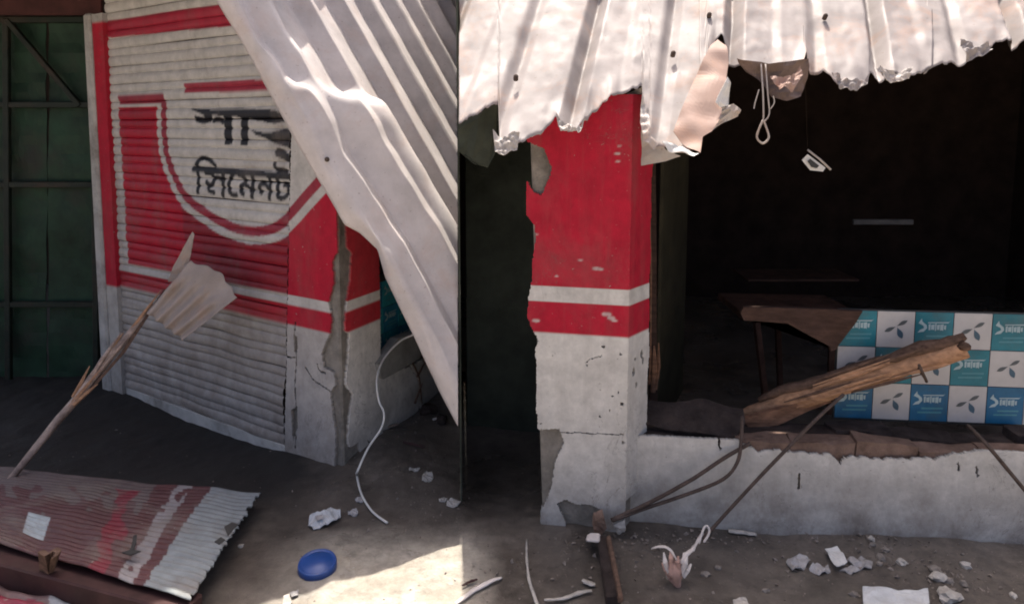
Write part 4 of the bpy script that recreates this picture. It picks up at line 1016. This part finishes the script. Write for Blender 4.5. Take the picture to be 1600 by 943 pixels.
for k in range(12):
    a = RND.uniform(.15, .9); q = int(a * (len(ctl) - 2)); x, y, Y, rr = ctl[q]
    x2, y2, Y2, _ = ctl[min(q + 2, len(ctl) - 1)]; dy = RND.uniform(-20, 18)
    tube('splinter', [PY(x, y + dy, Y - rr * .9), PY((x + x2) / 2, (y + y2) / 2 + dy * 1.1, (Y + Y2) / 2 - rr), PY(x2, y2 + dy * 1.25, Y2 - rr * 1.05)], [.003, .008, .002], 'raw_wood' if k % 3 else 'bark', beam, 5, .2)
slab('split_slab', [PY(x, y, 3.0) for x, y in ((1160, 655), (1240, 632), (1290, 618), (1300, 628), (1270, 640), (1215, 664), (1170, 668))], .03, 'brown_wood', beam, None, .01, 2)
# ---- iron rods
def rod(pts, r, label, sub=4):
    return tag(tube('iron_rod', pts, r, 'rust_iron', None, 6, .04, sub=sub), label, 'rod', 'rusty iron rods over the low wall')
def PW(px, py, d): return hitp(px, py, FW.P(0, 0, d), FW.n)
rod([PW(1318, 616, -.10), PW(1280, 650, -.03), PW(1240, 690, .05), PW(1180, 752, .10), PW(1125, 812, .14), PW(1098, 842, .17)], .008, 'straight rusty rod slanting from the timber down to the pink rag')
rod([PW(1172, 692, .02), PW(1130, 716, .05), PW(1085, 746, .08), PW(1020, 782, .11), PW(955, 812, .14)], .0085, 'upper rusty rod running from the sill to the foot of the pillar')
rod([PW(1160, 650, -.02), PW(1158, 690, .03), PW(1152, 722, .06), PW(1130, 748, .08), PW(1078, 770, .09), PW(1010, 793, .11), PW(957, 813, .15)], .0075, 'bent rusty rod curving down in front of the white low wall')
rod([PW(1512, 664, -.10), PW(1540, 692, .03), PW(1572, 730, .06), PW(1612, 778, .09)], .008, 'rusty rod leaning on the low wall below the checkered board at right')
rod([PY(1436, 570, 2.74), PY(1448, 596, 2.80)], .006, 'tiny dark rod stub under the broken timber', 1)
# ---- pink rag tied to the rod, cloth ends
rag = empty('torn_pink_rag', on_ground(1058, 912), 'torn pink and white rag knotted at the end of the straight rod', 'rag')
RY = G(1058, 914).y
tube('body', [PY(1058, 918, RY), PY(1056, 900, RY - .01), PY(1054, 886, RY - .01), PY(1052, 876, RY)], [.012, .034, .040, .030], 'pink_rag', rag, 9, .22, .7, 3)
for x, y, x2, y2 in ((1044, 892, 1037, 862), (1050, 884, 1048, 858), (1058, 886, 1060, 868), (1064, 892, 1074, 866), (1068, 898, 1080, 880), (1046, 900, 1034, 878)):
    tube('prong', [PY(x, y, RY - .02), PY((x + x2) / 2 + RND.uniform(-2, 2), (y + y2) / 2, RY - .025), PY(x2, y2, RY - .01)], [.014, .011, .003], 'pink_rag' if x % 4 else 'pale_rag', rag, 5, .25, .6)
tube('strip', [PY(1018, 856, RY + .03), PY(1034, 853, RY + .01), PY(1046, 857, RY - .01), PY(1054, 868, RY - .02), PY(1060, 880, RY - .02)], [.005, .008, .007, .006, .004], 'pale_rag', rag, 6, .3, .4, 3)
tube('strip', [PY(1064, 880, RY - .02), PY(1072, 866, RY), PY(1082, 858, RY + .05), PY(1090, 845, RY + .10), PY(1098, 832, RY + .16)], [.006, .011, .008, .006, .005], 'pale_rag', rag, 6, .3, .4, 3)
tube('loop', [PY(1092, 848, RY + .10), PY(1100, 824, RY + .16), PY(1106, 822, RY + .16), PY(1108, 832, RY + .15), PY(1100, 846, RY + .10)], .0045, 'pale_rag', rag, 6, .1, 1, 4)
# ---- post stump at the pillar foot
st = empty('muddy_plank', on_ground(955, 900), 'dark muddy plank lying at the foot of the red and white pillar', 'plank')
barbox('plank', on_ground(943, 842, .05), on_ground(958, 940, .03), .055, .05, 'charred', st)
barbox('edge_batten', on_ground(950, 838, .085), on_ground(970, 938, .05), .014, .02, 'bark', st, .003)
tag(hexa('brick_lump', [on_ground(914, 846, .03), on_ground(940, 846, .03), on_ground(938, 832, .03), on_ground(918, 832, .03), on_ground(914, 846, .08), on_ground(940, 846, .08), on_ground(938, 832, .08), on_ground(918, 832, .08)], 'pale_rag', None, .008, .006), 'pale pinkish lump on the plank end by the pillar foot', 'lump')
tag(slab('brick_fragment', [PY(x, y, 2.72) for x, y in ((930, 812), (944, 808), (948, 824), (940, 834), (928, 830))], .06, 'brick_clay', None, None, .01, 2), 'small brick fragment where the two rods meet the pillar foot', 'brick')
tag(slab('plaster_chunk', [PY(x, y, 2.74) for x, y in ((958, 820), (976, 812), (978, 828), (966, 836))], .05, 'pale_stone', None, None, .01, 2), 'pale plaster chunk at the right foot of the pillar', 'plaster chunk')
# ---- curved white strips and papers on the right ground
def strip(pts, r, label, mat='pale_stone', cat='strip'):
    return tag(tube('plastic_strip', [on_ground(x, y, .012) for x, y in pts], r, mat, None, 6, .25, .25, 4), label, cat, 'pale plastic strips on the ground')
strip([(823, 842), (823, 870), (826, 900), (833, 925), (842, 948)], [.003, .005, .006, .008, .007], 'long curved white strip on the ground below the pillar')
strip([(850, 936), (880, 934), (905, 925), (925, 922)], [.004, .008, .010, .006], 'thick white strip beside the dark plank')
strip([(910, 905), (920, 910), (930, 913)], [.008, .013, .008], 'short white stub above the thick white strip')
strip([(712, 942), (740, 922), (765, 908), (784, 901)], [.007, .010, .010, .004], 'straight pinkish strip at the bottom, left of the curved strip', 'pale_rag')
strip([(722, 914), (735, 908), (746, 904)], [.004, .007, .004], 'small red strip end left of the pinkish strip', 'maroon')
scrap('white_card', [(1289, 855), (1308, 852), (1316, 862), (1324, 876), (1307, 886)], 'white_plastic', 'small bright white card standing tilted among grey papers', 'card', .03, .003, .01)
scrap('grey_paper', [(1228, 876), (1240, 866), (1258, 868), (1266, 876), (1256, 886), (1238, 890)], 'paper_grey', 'leftmost crumpled grey paper near the white card', 'paper', .012, .004, .02, 'grey papers on the ground')
scrap('grey_paper', [(1264, 886), (1276, 878), (1294, 880), (1298, 890), (1280, 896)], 'paper_grey', 'crumpled grey paper just left of the white card foot', 'paper', .012, .004, .02, 'grey papers on the ground')
scrap('grey_paper', [(1322, 874), (1345, 868), (1364, 876), (1362, 886), (1340, 886)], 'paper_grey', 'crumpled grey paper right of the white card', 'paper', .012, .004, .02, 'grey papers on the ground')
scrap('grey_paper', [(1312, 888), (1330, 882), (1344, 888), (1330, 894)], 'paper_grey', 'thin grey paper lying in front of the white card', 'paper', .010, .004, .012, 'grey papers on the ground')
scrap('white_board', [(1348, 914), (1375, 917), (1420, 919), (1450, 916), (1456, 975), (1350, 975)], 'paper', 'flat white board at the bottom edge of the right side', 'board', .03, .01, .012, None, 3)
strip([(1138, 828), (1155, 830), (1182, 834)], [.012, .014, .010], 'pale stick lying along the foot of the low wall', 'pale_stone', 'stick')
scrap('pale_tile_shard', [(1145, 935), (1165, 931), (1172, 945), (1148, 950)], 'pale_stone', 'pale shard at the bottom edge below the pink rag', 'shard', .012, .008, .006)
# stones one can pick out
def stone(px, py, r, mat, label):
    c = on_ground(px, py, r * .25); bm = bmesh.new(); bmesh.ops.create_icosphere(bm, subdivisions=2, radius=r)
    k = RND.uniform(0, 99); s = V3((RND.uniform(.8, 1.25), RND.uniform(.7, 1.1), RND.uniform(.5, .8)))
    for v in bm.verts:
        f = 1 + .6 * noise.noise(v.co / r * 1.9 + V3((k, 0, 0))); v.co = V3((v.co.x * s.x * f, v.co.y * s.y * f, v.co.z * s.z * f)) + c
    return tag(bm_obj('stone', bm, mat), label, 'stone', 'stones among the rubble')
for x, y, r, m, lb in ((1482, 931, .034, 'pale_stone', 'largest pale stone, right of the white board'), (1478, 921, .020, 'pale_stone', 'pale stone touching the back of the largest stone'),
        (1468, 902, .026, 'pale_stone', 'pale stone behind the largest stone'), (1482, 906, .022, 'stone', 'grey stone in the middle of the rubble heap'), (1461, 889, .022, 'stone', 'grey stone at the back of the rubble heap'),
        (1505, 911, .016, 'stone', 'small grey stone at the right of the rubble heap'), (1508, 882, .020, 'pale_stone', 'lone pale stone behind the rubble heap near the wall'), (1409, 878, .020, 'pale_stone', 'pale stone halfway between the white card and rubble heap'),
        (1376, 870, .018, 'stone', 'grey stone right of the grey papers'), (1374, 880, .014, 'stone', 'small stone in front of the grey stone by the papers'), (1362, 841, .016, 'pale_stone', 'pale stone at the wall foot above the papers'), (1364, 850, .014, 'stone', 'small brown stone below the stone at the wall foot'),
        (1384, 858, .014, 'stone', 'small stone behind the grey papers'), (1583, 929, .014, 'pale_stone', 'small pale stone near the right edge'), (1102, 896, .018, 'stone', 'grey stone right of the pink rag'), (1122, 886, .014, 'stone', 'small dark stone farther right of the pink rag'),
        (376, 852, .014, 'pale_stone', 'small white stone beside the fallen shutter panel edge'), (1335, 928, .014, 'stone', 'small brown stone left of the white board'), (1197, 922, .014, 'stone', 'small stone between pink rag and white board')):
    stone(x, y, r, m, lb)
# loose gravel and crumbs
bm = bmesh.new()
def crumb(x, y, r):
    z = ground_h(x, y); q = [V3((RND.uniform(-1, 1), RND.uniform(-1, 1), RND.uniform(-.4, .7))).normalized() * r * RND.uniform(.6, 1.2) for _ in range(6)]
    vs = [bm.verts.new(p + V3((x, y, z + r * .2))) for p in q]
    try: bmesh.ops.convex_hull(bm, input=vs)
    except Exception: pass
for k in range(380):
    px = RND.uniform(0, 1600); py = RND.uniform(700, 960) if px < 716 else RND.uniform(835, 960)
    p = G(px, py); crumb(p.x, p.y, RND.choice((.002, .003, .003, .004, .006)))
for cx0, cy0, sx, sy, n in ((1390, 872, 40, 14, 40), (1480, 905, 40, 20, 60), (980, 880, 50, 18, 50), (1090, 890, 60, 20, 30), (660, 680, 40, 40, 80), (640, 770, 60, 30, 50), (110, 690, 50, 25, 16), (1250, 842, 170, 6, 160), (1350, 875, 150, 25, 120), (1000, 850, 60, 8, 60), (850, 880, 60, 25, 60)):
    for _ in range(n):
        p = G(RND.gauss(cx0, sx), RND.gauss(cy0, sy)); crumb(p.x, p.y, RND.choice((.003, .004, .005, .007, .011)))
tag(bm_obj('gravel', bm, 'mud_stone'), 'loose gravel and plaster crumbs over the mud', 'gravel', None, 'stuff')
# wood bits near the left low wall
for k, (x0, y0, x1, y1, m, lb) in enumerate(((630, 690, 664, 698, 'maroon', 'reddish brown wood splinter on the mud below the low side wall'), (618, 652, 640, 648, 'pale_stone', 'pale broken lath at the foot of the low side wall'), (676, 655, 694, 650, 'pale_rag', 'pale broken chip beside the fallen roof sheet'), (600, 668, 622, 662, 'pole_wood', 'short stick at the low side wall corner'))):
    tag(tube('wood_splinter', [on_ground(x0, y0, .012), on_ground(x1, y1, .015)], [.008, .012, .006], m, None, 5, .2), lb, 'splinter', 'splinters by the low side wall')
# rubble heap foot of left low wall
for k, (x, y, r, lb) in enumerate(((668, 640, .05, 'dark clod of rubble at the far end of the low side wall'), (690, 655, .04, 'dark clod beside the pale chip near the fallen roof sheet'), (566, 690, .035, 'dark mud clod at the foot of the corner pillar'))):
    o = stone(x, y, r, 'charred', lb); o['category'] = 'clod'; o['group'] = 'clods by the low wall'; o.name = 'rubble_clod'

# ---- torn corrugated eave over the right shop
SLOPE = math.radians(46)
EP = V3((0, 2.55, 1.60)); EN = V3((0, -math.sin(SLOPE), math.cos(SLOPE))); ES = V3((0, math.cos(SLOPE), math.sin(SLOPE)))
RAG = [(716, 196), (740, 184), (760, 170), (779, 159), (780, 234), (786, 236), (802, 227), (815, 222), (830, 214), (846, 207), (858, 195), (868, 183), (871, 193), (884, 197), (899, 199), (905, 188), (914, 183), (935, 168), (968, 146), (985, 142), (1003, 135), (1004, 170), (1014, 175), (1015, 217), (1031, 222), (1045, 228), (1062, 240), (1076, 243), (1078, 236), (1093, 238), (1096, 214),
       (1100, 210), (1104, 120), (1118, 62), (1124, 58), (1138, 74), (1146, 88), (1156, 101), (1172, 102), (1184, 100), (1194, 104), (1198, 130), (1205, 138), (1220, 139), (1236, 134), (1246, 116), (1255, 90), (1259, 112), (1264, 121), (1272, 112), (1286, 112), (1300, 128), (1318, 136), (1330, 140), (1345, 136), (1356, 127), (1358, 112), (1370, 118), (1380, 124), (1400, 118), (1425, 122), (1444, 110), (1470, 100), (1500, 98), (1518, 88), (1544, 78), (1560, 66), (1600, 58), (1640, 50)]
def rib_h(w):
    x = (w / 0.60 + .06) % 1.0
    def st(a, b): k = min(1, max(0, (x - a) / (b - a))); return k * k * (3 - 2 * k)
    def vee(c, hw): return max(0, 1 - abs(x - c) / hw)
    return -0.085 * vee(.36, .075) + 0.020 * (st(.62, .70) - st(.84, .92)) - 0.022 * vee(.93, .06) + 0.012 * math.sin(x * 2 * math.pi)
def eave(x0, x1, off, mat, label, seed, step=2.2, ytop=-90, shift=0.0):
    xs_ = np.arange(x0, x1 + .01, step); rows = 46; verts = []
    for x in xs_:
        yb = float(np.interp(x, [p[0] for p in RAG], [p[1] for p in RAG])) + 3 * noise.noise(V3((x * .13, seed, 0))) + 7 * noise.noise(V3((round(x / 7) * 1.7, seed, 1))) + 4 * abs(noise.noise(V3((x * .07, seed, 4))))
        for j in range(rows):
            b = j / (rows - 1); y = yb + (ytop - yb) * b
            lean = -0.10 * 0
            p = hitp(x + lean, y, EP, EN)
            s = (p - EP).dot(ES); wv = p.x - .22 * s + shift
            curl = 0.05 * max(0, 1 - (y and (yb - y)) / 55) ** 2 * noise.noise(V3((x * .03, seed, 5))) * 0.8
            h = rib_h(wv) * (0.75 + .4 * noise.noise(V3((wv * 2, s * 2, seed)))) + 0.010 * noise.noise(V3((p.x * 2.6, s * 3, seed))) + 0.007 * noise.noise(V3((p.x * 9, s * 9, seed))) - 0.007 * max(0, abs(noise.noise(V3((p.x * 5, s * 6, seed + 3)))) - .18) + 0.003 * noise.noise(V3((p.x * 26, s * 26, seed)))
            verts.append(p + EN * (h + off + curl))
    fs = [(i * rows + j, (i + 1) * rows + j, (i + 1) * rows + j + 1, i * rows + j + 1) for i in range(len(xs_) - 1) for j in range(rows - 1)]
    o = mesh('eave_tin_sheet', verts, fs, mat, None, True)
    mo = o.modifiers.new('thickness', 'SOLIDIFY'); mo.thickness = .0015; mo.offset = -1
    return tag(o, label, 'roof sheet', 'torn eave sheets over the burnt shop')
e1 = eave(717, 1100, 0.0, 'zinc_pink', 'torn tin eave sheet above the red and white pillar', 1.0)
e2 = eave(1092, 1456, 0.012, 'zinc_pink', 'jagged middle tin eave sheet over the dark opening', 7.0)
e3 = eave(1446, 1640, 0.0, 'zinc_pink', 'short tin eave sheet at the upper right corner', 13.0)
# bolts / washers and tears on the sheets
for sh, x, y in ((e1, 806, 129), (e1, 1050, 92), (e2, 1286, 34), (e2, 1106, 32)):
    p = hitp(x, y, EP, EN) + EN * .034
    tube('bolt', [p - EN * .02, p, p + EN * .006], [.010, .010, .005], 'rust_iron', sh, 8)
# curled torn tongues along the hem
for sh, pts, d_, m_ in ((e1, ((868, 176), (884, 190), (900, 196), (914, 182), (908, 200), (894, 207), (876, 202)), .03, 'zinc_old'), (e1, ((1003, 150), (1014, 172), (1016, 214), (1030, 222), (1022, 232), (1006, 222), (1000, 190)), .02, 'zinc_old'),
        (e2, ((1300, 112), (1330, 128), (1352, 122), (1360, 112), (1354, 134), (1336, 142), (1312, 136)), .05, 'zinc_pink'), (e2, ((1204, 118), (1236, 120), (1250, 104), (1254, 118), (1240, 140), (1216, 144)), .045, 'zinc_rust'),
        (e3, ((1500, 62), (1522, 74), (1546, 70), (1548, 82), (1520, 92), (1506, 84)), .05, 'zinc_pink'), (e2, ((1370, 104), (1400, 112), (1424, 108), (1420, 124), (1396, 128), (1376, 124)), .03, 'zinc_old'), (e1, ((770, 206), (790, 212), (812, 206), (808, 232), (786, 242), (774, 238)), .04, 'zinc_old')):
    slab('torn_tongue', [hitp(x, y, EP + EN * d_, (EN + V3((0, -.5, -.1))).normalized()) for x, y in pts], .002, m_, sh, EN, .03, 3)
# rusty triangular flap hanging from the first sheet
fl = [(1122, 58), (1134, 74), (1138, 100), (1134, 128), (1124, 150), (1127, 178), (1122, 192), (1112, 206), (1098, 214), (1094, 240), (1072, 226), (1052, 206), (1062, 178), (1078, 140), (1096, 100), (1110, 74)]
o = slab('rusty_flap', [hitp(x, y, EP + EN * .05, EN) for x, y in fl], .002, 'zinc_rust', None, EN, .026, 3); tag(o, 'pinkish rust-stained triangular tin flap hanging under the eave', 'tin flap')
o = slab('curled_tin_edge', [hitp(x, y, EP + EN * .10, EN) for x, y in ((1034, 222), (1050, 224), (1072, 234), (1092, 240), (1084, 246), (1066, 238), (1046, 234))], .003, 'white_plastic', None, EN, .012, 2); tag(o, 'bright curled tin edge at the lowest point of the eave', 'tin edge')
o = slab('white_tin_chip', [PY(x, y, 2.62) for x, y in ((1137, 120), (1141, 130), (1140, 150), (1138, 165), (1126, 168), (1118, 160), (1122, 150))], .003, 'white_plastic', None, None, .01, 2); tag(o, 'small bright white chip at the edge of the rusty flap', 'tin chip')
o = slab('bent_tin_corner', [PY(x, y, 2.70) for x, y in ((1118, 172), (1130, 168), (1146, 162), (1158, 172), (1154, 182), (1130, 192), (1112, 204), (1104, 196))], .003, 'zinc_old', None, None, .02, 2); tag(o, 'grey bent tin corner below the white chip', 'tin corner')
o = slab('hanging_tin_tongue', [PY(x, y, 2.86) for x, y in ((973, 150), (1004, 136), (1008, 180), (1014, 218), (1040, 234), (1064, 244), (1040, 252), (996, 260), (986, 238), (978, 205))], .003, 'zinc_old', None, None, .02, 3); tag(o, 'grey tin tongue hanging behind the eave at the right edge of the pillar', 'tin tongue')
o = slab('left_tin_tongue', [PY(x, y, 2.9) for x, y in ((716, 190), (778, 158), (774, 240), (762, 262), (740, 256), (716, 236))], .003, 'dark_green', None, None, .02, 2); tag(o, 'dark tin tongue in shade under the left end of the eave', 'tin tongue')
o = slab('inner_tin_flap', [PY(x, y, 2.74) for x, y in ((1150, 92), (1200, 100), (1262, 92), (1262, 132), (1252, 150), (1226, 158), (1206, 152), (1196, 135), (1170, 112))], .003, 'shaded_tin', None, None, .05, 3); tag(o, 'shaded brown tin flap behind the middle eave sheet', 'tin flap')
# wire loop hanging from the eave
wl = empty('hanging_wire_loop', PY(1192, 130, 2.72), 'thin wire with a loop hanging below the torn eave', 'wire')
tube('strand', [PY(1189, 100, 2.72), PY(1192, 140, 2.70), PY(1193, 180, 2.70), PY(1192, 188, 2.70)], .0032, 'zinc_old', wl, 6, sub=3)
tube('strand', [PY(1196, 100, 2.72), PY(1200, 150, 2.70), PY(1202, 178, 2.70), PY(1194, 190, 2.70)], .0028, 'zinc_old', wl, 6, sub=3)
tube('strand', [PY(1186, 140, 2.70), PY(1180, 160, 2.70), PY(1178, 170, 2.70)], .0024, 'zinc_old', wl, 5, sub=3)
tube('strand', [PY(1208, 150, 2.70), PY(1210, 160, 2.70), PY(1204, 170, 2.70)], .0024, 'zinc_old', wl, 5, sub=3)
tube('loop', [PY(1192, 188, 2.70), PY(1185, 204, 2.70), PY(1183, 216, 2.70), PY(1192, 224, 2.70), PY(1201, 216, 2.70), PY(1199, 204, 2.70), PY(1193, 188, 2.70)], .0042, 'zinc_old', wl, 6, sub=5)
# small hanging label
lc = empty('hanging_label', PY(1276, 252, 3.0), 'small white label hanging tilted in the dark opening', 'label')
slab('card', [PY(x, y, 3.0) for x, y in ((1253, 250), (1262, 241), (1290, 262), (1286, 268), (1266, 266))], .003, 'white_plastic', lc)
slab('print', [PY(x, y, 2.992) for x, y in ((1262, 252), (1266, 248), (1280, 259), (1276, 263), (1268, 261))], .002, 'dark_plastic', lc)
tube('thread', [PY(1262, 234, 3.0), PY(1258, 120, 2.95), PY(1255, 40, 2.95)], .0006, 'dark_wall', lc, 5)
tube('rod', [PY(1262, 234, 3.0), PY(1280, 248, 3.0), PY(1298, 265, 3.0)], .005, 'zinc_old', lc, 6)
# ---- roof of the right shop: steep eave continues above the picture, then runs back
def on_e(px, s): 
    """point where the seam direction px meets the eave plane at slope distance s"""
    p = EP + ES * s; k = (px - 800) / FPX
    return V3((ray(px, 300).x / ray(px, 300).y * p.y, p.y, p.z))
s0 = (hitp(800, -45, EP, EN) - EP).dot(ES); s1 = s0 + .55
def seamx(Y): r = ray(717, 200); return r.x / r.y * Y
pA, pB = EP + ES * (s0), EP + ES * s1
corr_roof('tin_roof', V3((seamx(pA.y), pA.y, pA.z)), V3((4.6, pA.y, pA.z)), V3((seamx(pB.y), pB.y, pB.z)), V3((4.6, pB.y, pB.z)), 'zinc_old', 'steep tin eave continuing above the torn sheets', .3, .03)
corr_roof('tin_roof', V3((seamx(pB.y), pB.y - .03, pB.z - .02)), V3((5.3, pB.y - .03, pB.z - .02)), V3((seamx(7.6), 7.6, pB.z + .9)), V3((5.3, 7.6, pB.z + .9)), 'zinc_old', 'tin roof running back over the burnt shop', .3, .03)
